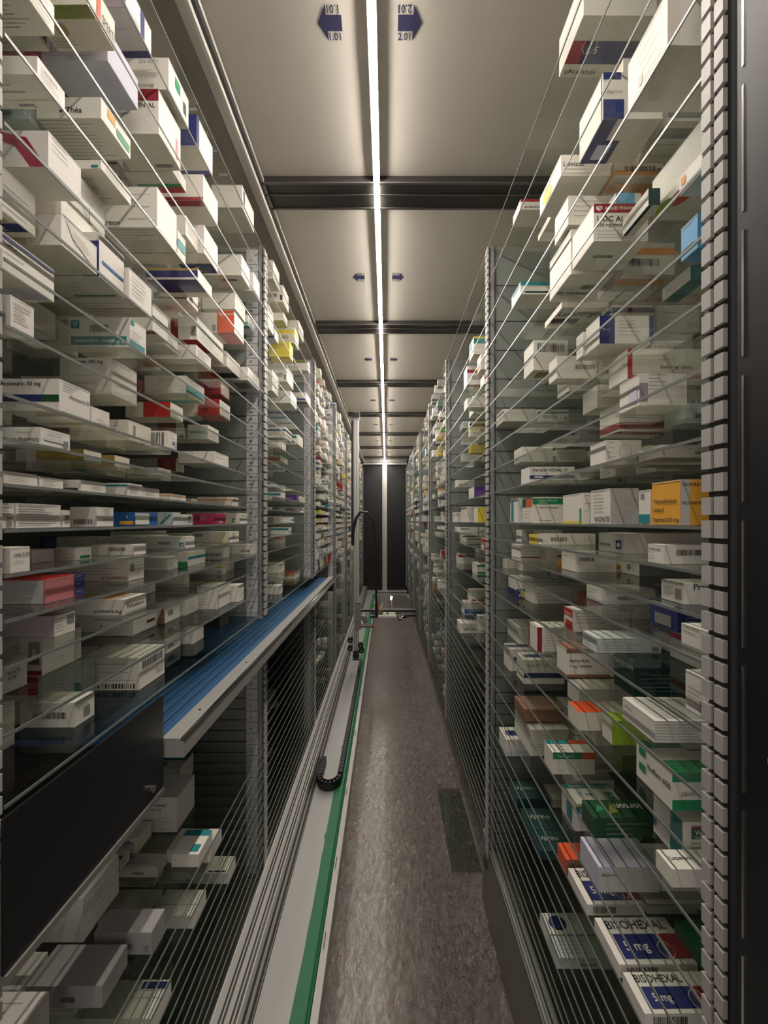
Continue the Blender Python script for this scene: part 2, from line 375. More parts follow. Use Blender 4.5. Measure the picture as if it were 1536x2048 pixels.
# ---------------------------------------------------------------- medicine boxes
def face_frame(face,s,W,L,H):
    g=SG[s]
    X0=-L if g<0 else 0.0
    e=.0004
    if face=='s': return Vector((X0,-e,0)),Vector((1,0,0)),Vector((0,0,1)),L,H
    if face=='f':
        return (Vector((e,0,0)),Vector((0,1,0)),Vector((0,0,1)),W,H) if g<0 else (Vector((-e,W,0)),Vector((0,-1,0)),Vector((0,0,1)),W,H)
    if face=='b': return Vector((X0,W,-e)),Vector((1,0,0)),Vector((0,-1,0)),L,W
    if face=='t': return Vector((X0,0,H+e)),Vector((1,0,0)),Vector((0,1,0)),L,W
def draw(mb,s,W,L,H,ops,off=Vector((0,0,0))):
    lvl={}
    for op in ops:
        kind,face=op[0],op[1]
        O,U,V,w_,h_=face_frame(face,s,W,L,H); O=O+off
        nrm=U.cross(V); lvl[face]=lvl.get(face,0)+1; O=O+nrm*(.00012*lvl[face])
        if kind=='r':
            u0,u1,v0,v1,c=op[2:]
            P=[O+U*(u*w_)+V*(v*h_) for u,v in ((u0,v0),(u1,v0),(u1,v1),(u0,v1))]; mb.poly(P,pm(c))
        elif kind=='o':     # ellipse
            u,v,ru,rv,c=op[2:]
            mb.poly([O+U*((u+ru*math.cos(a*math.pi/10))*w_)+V*((v+rv*math.sin(a*math.pi/10))*h_) for a in range(20)],pm(c))
        elif kind=='q':     # free polygon
            pts,c=op[2:]; mb.poly([O+U*(u*w_)+V*(v*h_) for u,v in pts],pm(c))
        elif kind=='t':
            u,v,hgt,txt,c=op[2:7]; fl=len(op)>7 and op[7]
            put_text(mb,O+U*(u*w_)+V*(v*h_),U,V,txt,hgt*h_,pm(c),maxw=w_*(.97-u),flip=fl)
        elif kind=='B':
            u0,u1,v0,v1=op[2:]; u=u0; rr=random.Random(int(u0*1000+v0*77))
            while u<u1:
                d=(u1-u0)*rr.choice((.012,.02,.035)); mb.poly([O+U*(a*w_)+V*(b*h_) for a,b in ((u,v0),(u+d,v0),(u+d,v1),(u,v1))],pm('ink')); u+=d+(u1-u0)*rr.choice((.015,.025,.03))
        elif kind=='n':
            u0,u1,v0,v1,n=op[2:]; rr=random.Random(int(u0*999+v0*71+n))
            for i in range(n):
                v=v1-(v1-v0)*i/max(1,n-1); ue=u0+(u1-u0)*rr.uniform(.55,1); t=min(.0011/h_,.35*(v1-v0)/max(1,n))
                mb.poly([O+U*(a*w_)+V*(b*h_) for a,b in ((u0,v),(ue,v),(ue,v+t),(u0,v+t))],pm('grey'))
        elif kind=='L':     # octagonal outlined logo
            u,v,r=op[2:]; q=O+U*(u*w_)+V*(v*h_)
            ring=lambda rr:[q+U*(rr*math.cos(math.pi/8+a*math.pi/4))+V*(rr*math.sin(math.pi/8+a*math.pi/4)) for a in range(8)]
            a,b=ring(r),ring(r*.9)
            for i in range(8): mb.poly([a[i],a[(i+1)%8],b[(i+1)%8],b[i]],pm('lgrey'))
            mb.poly([q+U*x+V*y for x,y in ((-.12*r,-.8*r),(.12*r,-.8*r),(.12*r,.8*r),(-.12*r,.8*r))],pm('lgrey'))
            put_text(mb,q-U*(r*.7)-V*(r*.2)+nrm*.0002,U,V,'HEXAL',r*.4,pm('ink'),maxw=r*1.4,flip=True)
CN={'pale':'pale green','lav':'lavender','ylight':'light yellow','lgrey':'light grey','dteal':'dark teal','dred':'dark red','dgreen':'dark green','ored':'orange-red','sky':'sky blue','ink':'black'}
def cname(c): return CN.get(c,c)
def carton(mb,s,W,L,H,base,ops,off=Vector((0,0,0)),detail=True):
    g=SG[s]; x0,x1=(-L,0) if g<0 else (0,L)
    mb.box(x0+off.x,x1+off.x,off.y,W+off.y,off.z,H+off.z,pm(base))
    if detail:      # the tucked flap of the end face
        ops=[('r','f',.0,1,.965,.985,'lgrey'),('r','f',.04,.96,.0,.018,'mid')]+list(ops)
    draw(mb,s,W,L,H,ops,off)
def rand_ops(rr,base,full=True):
    """print of an ordinary carton: returns (ops, look)"""
    ops=[]; dark=base not in('white','cream','lgrey','pale','lav','ylight')
    acc=rr.choice(['teal','navy','red','dred','blue','green','grey','orange','lgrey','lav','yellow','teal','navy','mid','lgrey','pale'])
    st=rr.random(); look='plain '+cname(base)
    if not dark:
        if st<.28:
            v=rr.choice((.08,.62,.72)); hgt=rr.uniform(.12,.24)
            ops+=[('r','s',0,1,v,v+hgt,acc),('r','b',0,1,.62,.85,acc),('r','t',0,1,.1,.35,acc)]
            if rr.random()<.5: ops.append(('r','f',0,1,v,v+hgt,acc))
            look='%s-banded %s'%(cname(acc).replace(' ','-'),cname(base))
        elif st<.42:
            ops+=[('r','s',.0,.3,0,1,acc),('r','b',0,.3,0,1,acc),('r','t',0,.3,0,1,acc)]; look='%s box with %s end'%(cname(base),cname(acc))
        elif st<.50:
            ops+=[('r','f',.1,.9,.1,.35,acc),('r','s',.7,.95,.1,.35,acc)]; look='%s box with %s patch'%(cname(base),cname(acc))
    if full:
        if rr.random()<.5: ops.append(('B','s',rr.uniform(.1,.5),rr.uniform(.6,.85),.25,.5))
        else: ops.append(('n','s',.08,.85,.15,.55,rr.randint(3,7)))
        ops.append(('n','s',.08,.7,.72,.9,2))
        ops.append(('n','f',.12,.85,.25,.8,rr.randint(3,6)))
        ops.append(('n','b',.1,.8,.2,.75,rr.randint(3,6))); ops.append(('n','t',.1,.8,.2,.75,rr.randint(3,6)))
        if rr.random()<.4: ops.append(('r','s',.86,.96,.1,.1+.3,rr.choice(('teal','mid','navy','grey'))))
    else:
        ops.append(('n','s',.1,.8,.3,.7,2)); ops.append(('n','f',.15,.8,.3,.7,2))
    return ops,look

BOXES=[]   # placed cartons: dict(s,k,i,X(setback),y0,W,L,H,base,ops,look,score)
def shelf_gap(s,k,i):
    hs=SHELF[(s,k)]
    if i==0: return .125
    return hs[i-1]-GT-hs[i]
def collides(b,o):
    if (b['s'],b['k'],b['i'])!=(o['s'],o['k'],o['i']): return False
    return b['y0']<o['y0']+o['W']+.002 and o['y0']<b['y0']+b['W']+.002 and b['X']<o['X']+o['L']+.002 and o['X']<b['X']+b['L']+.002
ZONES={'A':(0,0,2.743),'B':(0,500,2.743),'Cc':(0,1000,2.743),'D':(0,1488,2.743),'E':(976,0,2.743),'F':(976,500,2.743),'G':(976,1000,2.743),'H':(976,1488,2.743),
       'J':(540,500,5.6875),'K':(540,840,5.389),'M':(820,640,5.6875),'N':(820,960,5.6875)}
def place(zone,xn,xf,yt,yb,base='white',ops=None,look=None,L=None,set_=None):
    ox,oy,sc_=ZONES[zone]; px=ox+xn/sc_; pf=ox+xf/sc_; pt=oy+yt/sc_; pb=oy+yb/sc_
    s='L' if px<VX else 'R'; d=abs(VX-px); r=-(pb-VY)/d
    k=0 if zone in('A','B','Cc','D','E','F','G','H') else 1
    a=A[s]; hs=SHELF[(s,k)]; best=None
    for i,h in enumerate(hs):
        rs=h/a
        if abs(r)<.16: cost=abs(rs-r); st=.018
        else:
            if rs*r<=0: continue
            st=a*(rs/r-1)
            if st<-.018: continue
            cost=st; st=max(.004,st)
        if best is None or cost<best[0]: best=(cost,i,st)
    if best is None: return
    _,i,st=best; st=min(max(st,.004),.20)
    if set_ is not None: st=set_
    X=a+st; y=F*X/d; yf=F*X/abs(VX-pf); W=yf-y; H=(pb-pt)*y/F
    gap=shelf_gap(s,k,i); H=min(H,gap-.006); H=max(H,.014)
    if LENPX.get('v'): pass
    if L is None: L=R.uniform(.095,.135)
    elif L>2: L=L/sc_*y/F
    L=min(L,DEPTH-.03-st)
    y0=max(y,YK[k]+.022); y1=min(y+W,YK[k+1]-.022); W=y1-y0
    if W<.012: return
    b=dict(s=s,k=k,i=i,X=st,y0=y0,W=W,L=L,H=H,base=base,ops=ops,look=look,front=True)
    for o in BOXES:
        if collides(b,o):
            # make room: trim along the aisle, else slide it behind
            if b['y0']>=o['y0']: ny=o['y0']+o['W']+.003; nw=b['y0']+b['W']-ny; b2=dict(b,y0=ny,W=nw)
            else: b2=dict(b,W=o['y0']-.003-b['y0'])
            if b2['W']>.45*W and b2['W']>.012: b.update(b2)
            else:
                if o['X']+o['L']+.003+b['L']<DEPTH-.03: b['X']=o['X']+o['L']+.003
                else: return
    if any(collides(b,o) for o in BOXES): return
    if ops is None: b['ops'],lk=rand_ops(R,base); b['look']=look or lk
    elif look is None: b['look']='plain '+cname(base)
    BOXES.append(b)
LENPX={}
P=place
T=lambda f,u,v,h,s,c='ink',fl=False:('t',f,u,v,h,s,c,fl)
r_=lambda f,u0,u1,v0,v1,c:('r',f,u0,u1,v0,v1,c)
n_=lambda f,u0=.1,u1=.85,v0=.15,v1=.6,n=5:('n',f,u0,u1,v0,v1,n)
B_=lambda u0=.3,u1=.8,v0=.3,v1=.65:('B','s',u0,u1,v0,v1)
A1=[r_('s',.03,.16,.62,.9,'teal'),T('s',.05,.66,.2,'1A','white')]
# ---- left rack, nearest bay, upper part
P('A',75*0+205,357,190,290,ops=[T('b',.45,.06,.12,'Soderm','ink',True),T('b',.12,.06,.10,'Creme','lgrey',True),r_('b',0,1,.27,.285,'grey'),n_('b',.3,.7,.5,.7,2),T('f',.2,.5,.2,'Soderm','ink',True),n_('f')],look='flat white box with upside-down black lettering')
P('A',130,298,-220,-45,ops=[n_('b',.2,.9,.2,.9,8),n_('f',.2,.9,.1,.9,5)],look='white box with slanting text lines')
P('A',-10,62,-100,95)
P('A',480,628,-150,26,'cream',[r_('b',0,1,.72,1,'olive'),('o','b',.32,.5,.10,.16,'ochre'),('q','b',((.1,.95),(.13,.95),(.30,.55),(.27,.53)),'ochre'),n_('b',.05,.5,.1,.3,4),r_('f',.3,.45,0,1,'ored'),T('f',.5,.2,.3,'SPERTI','ink')],'cream box with olive band and orange stripe')
P('A',590,755,150,335,'lav',[n_('s'),r_('s',.75,.85,.3,.6,'ink')],'lavender box')
P('A',690,830,-120,45,ops=[r_('b',.4,1,.0,.16,'navy'),r_('s',0,1,0,1,'mauve'),n_('b'),r_('f',.1,.5,.2,.9,'lav'),r_('f',.55,.7,0,1,'navy')],look='white box with navy underside stripe')
P('A',925,1035,265,440,ops=[n_('s',.1,.8,.4,.6,6),T('s',.35,.82,.13,'1000 N2','grey',True),r_('f',.3,.55,.5,.85,'green'),r_('f',.7,.85,.2,.6,'ink'),T('s',.2,.05,.12,'Metamizol','grey',True)],look='white box with green end patch')
P('A',870,990,490,735,ops=[r_('s',0,1,.74,1,'dred'),T('s',.10,.55,.14,'(AMLODIPIN AL','ink'),T('s',.10,.40,.10,'Hartkapseln','grey'),T('s',.1,.83,.08,'PHARMA','white'),r_('f',.75,.85,.1,.6,'pink'),('B','b',.55,.9,.1,.2)],look='white box with dark red top band, capsules print')
P('A',1080,1165,580,750,ops=[r_('s',.55,1,0,1,'navy'),r_('f',0,.12,0,1,'navy'),r_('b',0,1,.0,.2,'navy')],look='white box edged in navy blue')
P('A',555,715,535,650,ops=[T('s',.45,.25,.28,'Théa'),('o','s',.38,.38,.03,.14,'ink'),n_('b',.0,.95,.1,.95,11),r_('f',.5,.95,.2,.6,'green'),r_('f',.2,.45,.5,.9,'orange')],look='white box with lined underside and green front patch')
P('A',945,1037,560,660,ops=[r_('f',.5,.9,.3,.6,'red'),n_('f')],look='small white box with red front patch')
P('A',265,445,630,830,ops=[('q','s',((.0,.98),(.3,.98),(.7,.8),(.97,.0),(.75,.0),(.55,.55)),'crimson'),n_('f',.1,.6,.6,.9,3)],look='white box with a crimson arc on its side')
P('A',-20,92,230,520)
P('A',-10,295,538,812,ops=[n_('b',.2,.9,.3,.8,7),r_('b',.75,.95,.1,.25,'mid'),n_('f')],look='large long white box',L=.13)
P('A',335,575,850,1172,ops=[T('s',.0,.05,.11,'ATORVA','red',True),T('s',.75,.85,.08,'101'),r_('f',.6,.615,.3,.6,'ink'),('q','f',((.0,.9),(.35,.45),(.42,.5),(1,0),(1,.03),(.42,.53),(.35,.49),(.0,.94)),'lgrey')],look='tall white box with a big folded flap and red lettering')
P('A',335,530,1175,1345,ops=[T('s',.4,.86,.13,'Zentiva'),n_('s',.2,.8,.3,.6,3),('q','f',((.1,.95),(.95,.5),(.95,.1),(.3,.5),(.2,.75)),'cream'),n_('f',.3,.8,.4,.7,4)],look='white box with a labelled front flap')
P('A',-10,195,891,1140,ops=[r_('b',.3,1,.2,.5,'navy'),T('b',.7,.25,.2,'E','white'),r_('b',.3,.9,.55,.75,'ochre'),n_('f')],look='white box with navy and ochre underside')
P('A',555,718,880,927)
P('A',862,970,950,1172,ops=[T('s',.05,.05,.13,'Kreon','ink'),n_('s',.5,.9,.2,.8,3),n_('b',.1,.95,.1,.9,9),T('s',.3,.6,.12,'Kreon','navy')],look='white box with bold dark lettering and lined underside')
P('A',945,1020,870,936,ops=[r_('b',.1,1,0,.3,'red'),r_('b',.1,1,.3,.45,'green'),n_('f')],look='small white box with red and green underside')
P('A',1115,1195,945,1090,ops=[r_('s',0,1,0,.14,'dred'),r_('b',0,1,.8,1,'dred'),n_('f')],look='white box with a dark red lower edge')
P('A',1328,1393,1015,1139,ops=[n_('s',.3,.9,.9,.95,1),r_('f',.1,.2,.3,.9,'navy')],look='plain white box with a thin navy mark')
P('A',935,1018,1190,1325,'cream',[r_('s',0,1,.35,.6,'teal'),r_('s',.72,.95,.02,.2,'teal'),r_('f',.05,.95,.3,.7,'teal')],'cream box with teal band')
P('A',1018,1085,1180,1290)
P('A',1120,1195,1235,1390,ops=[r_('b',.2,1,.0,.5,'navy'),T('b',.5,.1,.25,'C','white'),n_('f')],look='white box with navy underside')
P('B',538,680,-180,140,ops=[r_('s',.75,1,.0,.8,'navy'),r_('f',.1,.95,.35,.42,'blue'),r_('f',.1,.95,.9,.95,'lav'),r_('b',.2,.9,.05,.12,'green'),n_('b',.1,.8,.2,.5,3)],look='tall white box with a blue front stripe')
P('B',1085,1162,40,100,ops=[r_('s',0,1,.2,1,'navy'),r_('s',0,1,.8,1,'ochre'),r_('b',0,1,.3,1,'navy')],look='white box with navy side')
P('B',1325,1370,25,139,ops=[r_('b',.4,.8,.6,.75,'mid')],look='plain white box with grey mark beneath')
P('B',1390,1425,120,225,ops=[r_('s',.2,.8,.7,.95,'brown'),n_('f')],look='white box with brown square')
P('A',1445,1482,1335,1387,ops=[r_('s',0,1,0,1,'yellow')],look='white box with yellow side beside the second post, top shelf')
P('B',-10,298,-117,88,ops=[r_('f',0,1,.86,.95,'navy'),r_('b',0,1,.1,.4,'lav'),n_('f',.1,.5,.3,.7,3),T('f',.15,.7,.10,'22 x')],look='long white box with a navy top edge')
P('B',-10,185,160,338)
P('B',712,800,370,535,ops=[r_('s',.04,.95,.08,.36,'teal'),T('s',.1,.12,.18,'1 A Pharma - Loperamid','white',True),r_('s',.04,.18,.62,.9,'teal'),T('s',.07,.68,.18,'1A','pale',True),B_(.35,.65,.5,.75),r_('f',.0,.9,.0,.3,'teal'),r_('f',.05,.25,.8,.97,'teal'),n_('f')],L=337,look='pale box with a teal lettered side band')
P('B',690,830,80,250)
P('B',837,920,305,440,ops=[n_('s',.1,.9,.6,.95,3),r_('b',.3,1,.7,.9,'dred')],look='white box with thin red stripe beneath')
P('B',1025,1087,130,275,ops=[r_('s',.3,1,.05,.3,'dteal'),T('s',.4,.1,.15,'Metoprolol','white',True),r_('f',.2,.5,.1,.3,'ink'),n_('s',.1,.9,.6,.9,3)],look='white box with dark teal label strip')
P('B',905,975,430,520)
P('B',1080,1225,365,492,ops=[B_(.7,.95,.15,.6),r_('b',.2,1,.5,1,'dred'),n_('f')],look='long white box with dark red underside',L=.05)
P('B',1060,1085,340,505,'red',[n_('s')],'deep red box',L=.07,set_=.085)
P('B',1285,1337,335,455,ops=[r_('s',0,1,0,1,'ored'),r_('b',0,1,0,1,'pink'),T('s',.05,.8,.13,'Fluconazol','white')],look='white box with a bright orange-red side',L=90)
P('B',1290,1345,235,323,ops=[n_('s',.1,.9,.7,.95,3)],look='white box with few text lines')
P('B',1360,1397,355,410)
P('B',1075,1158,520,598)
P('B',612,750,590,795,ops=[T('s',.35,.82,.13,'beta 100 mg'),n_('s',.2,.85,.3,.5,2),T('f',.12,.3,.13,'Propafenon beta'),n_('f',.1,.9,.6,.9,2)],L=285,look='long white box with black lettering high on its side')
P('B',325,495,695,870,ops=[r_('s',0,1,.28,.50,'navy'),r_('s',.72,1,.28,.50,'dgreen'),T('s',.03,.74,.17,'Amineurin 50 mg'),T('f',.3,.5,.12,'Amineurin 50'),n_('f',.1,.6,.7,.9,3),n_('b')],L=330,look='white box with a navy and green stripe, large black lettering')
P('B',495,600,840,925,ops=[n_('f',.3,.9,.1,.3,2)],look='plain white box beside the navy-striped one')
P('B',800,888,695,825,ops=[r_('s',0,.9,.2,.75,'navy'),n_('f',.1,.9,.6,.9,3)],look='white box with navy side panel')
P('B',1020,1120,690,785,ops=[r_('f',.0,.95,.1,.45,'teal'),r_('b',0,1,.4,.7,'ylight'),r_('b',0,1,.1,.4,'teal')],look='white box with teal front band and yellow underside')
P('B',935,1003,835,918,ops=[r_('s',.4,1,0,1,'red'),n_('f')],look='white box with red side')
P('B',705,828,932,1045,'cream',[n_('s',.4,.9,.7,.95,3),r_('f',.2,.28,.3,.8,'mid')],'cream box with dark front mark')
P('B',885,970,965,1060,ops=[B_(.1,.9,.1,.9),T('f',.4,.1,.35,'Tee','navy',True),n_('f',.1,.9,.6,.9,2)],look='white box with barcode side')
P('B',222,383,968,1062,ops=[T('s',.35,.12,.3,'Clopidogrel','ink',True),T('s',.45,.6,.16,'Clopidogrel','grey',True),r_('f',.1,.9,.3,.5,'pale'),r_('f',.75,.92,.1,.5,'mid'),n_('f',.2,.7,.6,.8,2)],look='white box with upside-down black lettering',L=230)
P('B',1105,1158,690,760,'pink'); P('B',1205,1260,720,790,'dred',[n_('s'),r_('f',.1,.9,.1,.9,'cream')],'dark red box')
P('B',1205,1262,820,905,ops=[r_('s',0,1,0,1,'red'),r_('b',0,1,0,1,'pink'),B_(.1,.5,.2,.8),n_('f',.1,.9,.3,.8,5)],look='white box with red side and underside',L=120)
P('B',1140,1200,960,1035,ops=[r_('s',0,1,.0,.8,'pale'),T('s',.1,.3,.25,'Torasemid','dteal',True)],L=110,look='white box with pale green lettered side')
P('B',1070,1115,830,915,ops=[r_('s',.2,.7,.3,1,'yellow')],look='white box with yellow side patch')
P('B',1360,1425,640,715,ops=[n_('f'),r_('b',.5,.9,.3,.8,'mid')],look='white box beside the second post')
P('B',1245,1315,555,640,ops=[r_('b',.3,1,.1,.5,'dgreen')],look='white box with dark green underside')
P('B',1285,1320,520,600)
P('B',1178,1253,1105,1170,ops=[n_('f',.1,.8,.6,.9,2)],look='plain white box'); P('B',1383,1412,1145,1222,ops=[r_('f',.2,.9,.65,.72,'grey'),B_(.4,.95,.0,.2)],look='plain white box at the second post',L=110)
P('B',965,1010,1145,1215,ops=[r_('s',.6,1,0,1,'red'),r_('s',.75,.85,.3,.7,'pink'),n_('s',.05,.55,.7,.9,2),n_('f')],L=250,look='white box with a bright red end'); P('B',1015,1048,1165,1218)
P('B',460,557,1095,1160,ops=[r_('s',.3,1,0,1,'ochre')],look='white box with ochre side'); P('B',630,710,1140,1200,'cream',[r_('s',0,1,0,1,'ochre')],'cream box with ochre side',set_=.05)
for q in ((20,205,1205,1278),(218,345,1240,1300),(700,780,1275,1345),(785,875,1315,1370),(935,1020,1340,1372),(1275,1308,1352,1400)): P('B',*q)
P('B',445,580,1262,1325,ops=[r_('s',.3,.95,.05,.3,'ink'),n_('s',.1,.9,.5,.9,3),n_('f',.4,.9,.3,.6,3)],look='white box with black lettered side bar')
P('B',-20,75,1365,1497,ops=[r_('f',.5,.85,.1,.5,'mid'),n_('f',.1,.9,.5,.95,5)],look='white box with text and a small code')
P('B',78,333,1360,1500,ops=[n_('f',.05,.95,.15,.93,9)],look='wide white box with lines of small print')
P('B',336,382,1405,1501,ops=[r_('f',.3,.9,.3,.7,'mid')],look='narrow white box')
P('B',530,622,1395,1504,ops=[B_(.15,.85,.12,.38),T('f',.3,.3,.16,'Cetirizin'),n_('f',.4,.9,.6,.9,3)],look='white box with barcode side and black lettering',L=145)
P('B',740,862,1425,1502,'blue',[r_('f',.0,.6,.1,.9,'white'),r_('s',.3,.95,.1,.35,'amber'),('q','s',((.6,.6),(.68,.6),(.64,.8)),'white')],'blue box with white label and orange pill shape',L=118)
P('B',950,990,1430,1501,'pale',[('q','s',((.1,.1),(.3,.1),(.9,.8),(.8,.9)),'teal'),n_('s',.3,.9,.2,.8,4)],'pale box with teal wave',L=85); P('B',993,1055,1440,1500,ops=[r_('f',.6,.9,.2,.8,'mid'),n_('f')],look='white box with small code')
P('B',1180,1237,1440,1500,'crimson',[T('f',.4,.1,.25,'Eisen','white'),B_(.05,.3,.3,.8),n_('s',.3,.9,.4,.8,3)],'crimson box',L=122)
P('B',1315,1357,1440,1499,ops=[r_('s',.45,.75,.1,.5,'teal'),T('s',.5,.15,.25,'1A','white'),r_('f',.1,.9,.7,.8,'lgrey')],look='white box with small teal logo',L=78)
# lower rows of the nearest left bay
P('Cc',-10,163,208,355,ops=[T('f',.18,.6,.2,'reva 0,1%'),T('f',.22,.38,.12,'G E L','grey')],look='white box with large thin lettering',set_=.004)
P('Cc',175,298,212,285,'lgrey',[n_('f')],'dim grey box',set_=.08); P('Cc',430,500,190,258,ops=[n_('s',.1,.9,.1,.9,8),r_('f',.1,.9,.1,.35,'green')],look='white box with green front label',L=130,set_=.05)
P('Cc',735,800,195,252,ops=[B_(.4,.8,.4,.75)],look='white box with barcode on long side',L=235); P('Cc',1020,1067,172,235,ops=[r_('s',.82,.95,.1,.5,'teal'),T('s',.84,.15,.25,'1A','white'),B_(.3,.6,.3,.55)],look='white box with teal logo and barcode',L=215)
P('Cc',1258,1310,155,212,ops=[('q','s',((.6,0),(.98,0),(.98,1),(.75,1)),'ylight'),B_(.0,.25,.5,.8),r_('f',.3,.6,.2,.9,'lgrey')],look='white box with a light yellow side patch',L=200)
P('Cc',248,462,440,572,'pink',[r_('f',.72,1,0,1,'navy'),n_('f',.76,.95,.2,.9,3),r_('s',0,.97,0,.95,'lgrey'),n_('s',.02,.9,.1,.9,9),r_('t',0,1,0,1,'red'),r_('t',0,1,.8,1,'navy')],'pinkish red box with navy end',L=260)
P('Cc',705,790,325,447,ops=[n_('s',.05,.9,.3,.9,6),T('s',.45,.05,.15,'Clotrimazol AL 1%','dred',True),r_('f',.1,.35,.4,.75,'mid'),n_('f',.4,.9,.3,.8,4)],look='long white box with dark red upside-down lettering',L=275)
P('Cc',920,975,318,385,ops=[n_('s',.05,.9,.2,.8,4),n_('f')],look='white box with grey text side',L=135)
P('Cc',1030,1125,285,365,ops=[r_('s',0,1,0,.3,'green'),r_('f',0,1,.45,.65,'teal'),r_('f',0,.6,.8,.95,'ylight')],look='white box with teal and green bands',L=55); P('Cc',1225,1258,265,320,ops=[B_(.05,.9,.15,.5)],look='white box with barcode side near the post',L=100); P('Cc',1385,1422,245,297,ops=[B_(.45,.85,.2,.45)],look='white box with barcode beside the second post',L=115)
P('Cc',683,800,548,635,ops=[r_('t',.0,.75,.1,.9,'orange'),n_('t',.5,.95,.2,.8,4),T('s',.5,.08,.25,'Paracetamol','ink',True),T('f',.1,.4,.25,'Paracetamol'),r_('f',0,1,.1,.25,'lgrey')],look='white box with orange top, black lettering',L=333)
for q in ((1220,1240,360,408),(1245,1285,345,390),(1330,1355,325,375),(1012,1018+20,412,462)): P('Cc',*q)
P('Cc',295,408,640,755,'mauve',[r_('f',0,1,0,1,'white'),n_('f',.05,.6,.2,.8,5),r_('f',.6,.95,.4,.9,'mid')],'mauve box with white label end',L=290)
P('Cc',730,860,640,747,ops=[n_('s',.3,.6,.3,.8,4),r_('f',.55,.9,.35,.5,'ink'),('o','s',.4,.5,.02,.1,'ink')],look='white box with a black recycling mark',L=290); P('Cc',905,988,575,680,ops=[('q','s',((.2,0),(1,.0),(.9,1),(.85,1)),'brown'),r_('f',.2,.5,.35,.6,'mid')],look='white box with a brown swoosh',L=60)
P('Cc',1025,1085,540,635); P('Cc',1195,1260,475,600,ops=[n_('s',.0,.7,.1,.95,9),('q','f',((.02,.0),(.1,.0),(.1,.8),(.9,1),(.9,.93),(.05,.75)),'lgrey')],look='tall white box with lined side',L=115); P('Cc',1310,1337,470,560)
P('Cc',-10,147,910,1085,ops=[T('f',.3,.72,.12,'Nasen-','mauve'),T('f',.3,.55,.12,'spray AL','ink'),T('f',.3,.38,.12,'0,1%','ink')],look='white box lettered nasal spray'); P('Cc',415,445,790,960,ops=[n_('f')],look='white box with plain side',set_=.12)
P('Cc',230,410,760,968,ops=[r_('s',.4,.9,.3,.9,'brown'),('o','s',.65,.6,.1,.12,'cream'),r_('s',.3,1,.02,.14,'dred'),n_('f',.5,.7,.3,.95,3)],look='tall white box with orange-brown square',L=120)
P('Cc',765,903,868,1045,ops=[B_(.0,.9,.05,.2),n_('s',.3,.9,.3,.8,3),('B','f',.1,.9,.6,.85),r_('f',.65,.92,.2,.5,'lgrey')],look='large white box with barcode label end',L=330); P('Cc',912,990,770,845,ops=[r_('f',.1,.5,.3,.7,'mid')],look='white box with small code')
P('Cc',1063,1117,725,790,ops=[n_('s'),T('s',.1,.5,.2,'Ibu','blue',True)],look='white box with blue lettering',L=95); P('Cc',1205,1255,640,705,'black',[n_('s')],'black box')
P('Cc',410,518,1115,1250,ops=[B_(.25,.85,.35,.62),n_('t'),r_('f',.45,.75,.2,.6,'mid'),n_('f',.1,.9,.65,.95,4)],look='white box with barcode, lowest shelf',L=300); P('Cc',-20,80,1150,1400)
# lower left, under the conveyor
P('D',455,652,850,1090,ops=[n_('s',.2,.6,.05,.6,4),n_('f',.3,.95,.05,.9,6)],look='large white box below the black cover',L=.15); P('D',970,1067,295,485,ops=[T('s',.05,.72,.09,'Hydrochlorothiazid'),T('s',.05,.6,.09,'Zentiva 12,5 mg'),n_('s',.05,.85,.1,.4,6)],look='white box with black side lettering below the conveyor',L=215)
P('D',985,1060,90,200,ops=[r_('t',0,1,.5,1,'teal'),r_('t',.3,.6,.1,.4,'mid')],look='white box with teal top edge'); P('D',755,830,520,600,ops=[T('s',.3,.5,.35,'Vaprino','navy',True),T('s',.6,.1,.18,'Vaprino','mid',True)],look='white box with navy upside-down lettering',L=160)
P('D',1090,1165,620,690,ops=[r_('t',.0,1,.75,1,'teal'),r_('t',.6,.9,.1,.4,'teal')],look='white box with teal top band',L=150); P('D',1150,1215,650,740); P('D',1250,1292,740,860,ops=[n_('t',.1,.9,.3,.9,5),r_('t',.4,.9,.05,.15,'ink')],look='white box at the bottom beside the post'); P('D',1060,1130,930,1030,ops=[r_('t',.0,1,.4,.43,'mid')],look='white box with seam line'); P('D',830,905,1070,1190,'grey'); P('D',840,940,1500,1640,ops=[r_('t',.6,1,.75,.95,'navy'),n_('t',.5,1,.5,.7,2)],look='white box with a navy corner band',L=.14); P('D',560,700,1330,1450,'grey')
# ---- right rack, nearest bay
P('E',525,392,-150,85,ops=[r_('b',.12,1,.24,.62,'navy'),r_('b',.0,.2,.24,.62,'dred'),('L','b',.26,.55,.016),T('b',.35,.42,.12,'5','white',True),T('b',.05,.06,.10,'HEXAL 8 mg/5','ink',True),T('s',.3,.45,.15,'HEXAL 8 mg/5','ink',True),n_('f')],L=.15,look='large white box with navy and red underside bands')
P('E',985,768,-125,180,'white',[r_('s',0,.15,0,1,'cream'),n_('f',.35,.9,.1,.9,5),r_('f',.3,.4,.12,.3,'steel' if False else 'lgrey')],'large cream-edged white box at the upper right')  # cream strip at the front end of the side
P('E',632,500,400,655,ops=[r_('s',0,.35,.0,.42,'navy'),r_('s',0,.3,.85,1,'navy'),T('s',.05,.55,.06,'ZENTIVA','grey'),r_('b',0,.5,0,.55,'navy'),r_('b',.15,.4,.1,.45,'lav'),r_('b',0,.25,.55,1,'navy'),r_('f',.93,.97,0,1,'navy')],look='white box with navy corners')
P('E',400,285,800,915,ops=[T('s',.05,.45,.22,'Lamictal'),n_('s',.05,.8,.1,.3,2),('o','f',.4,.35,.22,.3,'yellow'),n_('f',.2,.9,.6,.9,4)],look='white box with yellow oval end')
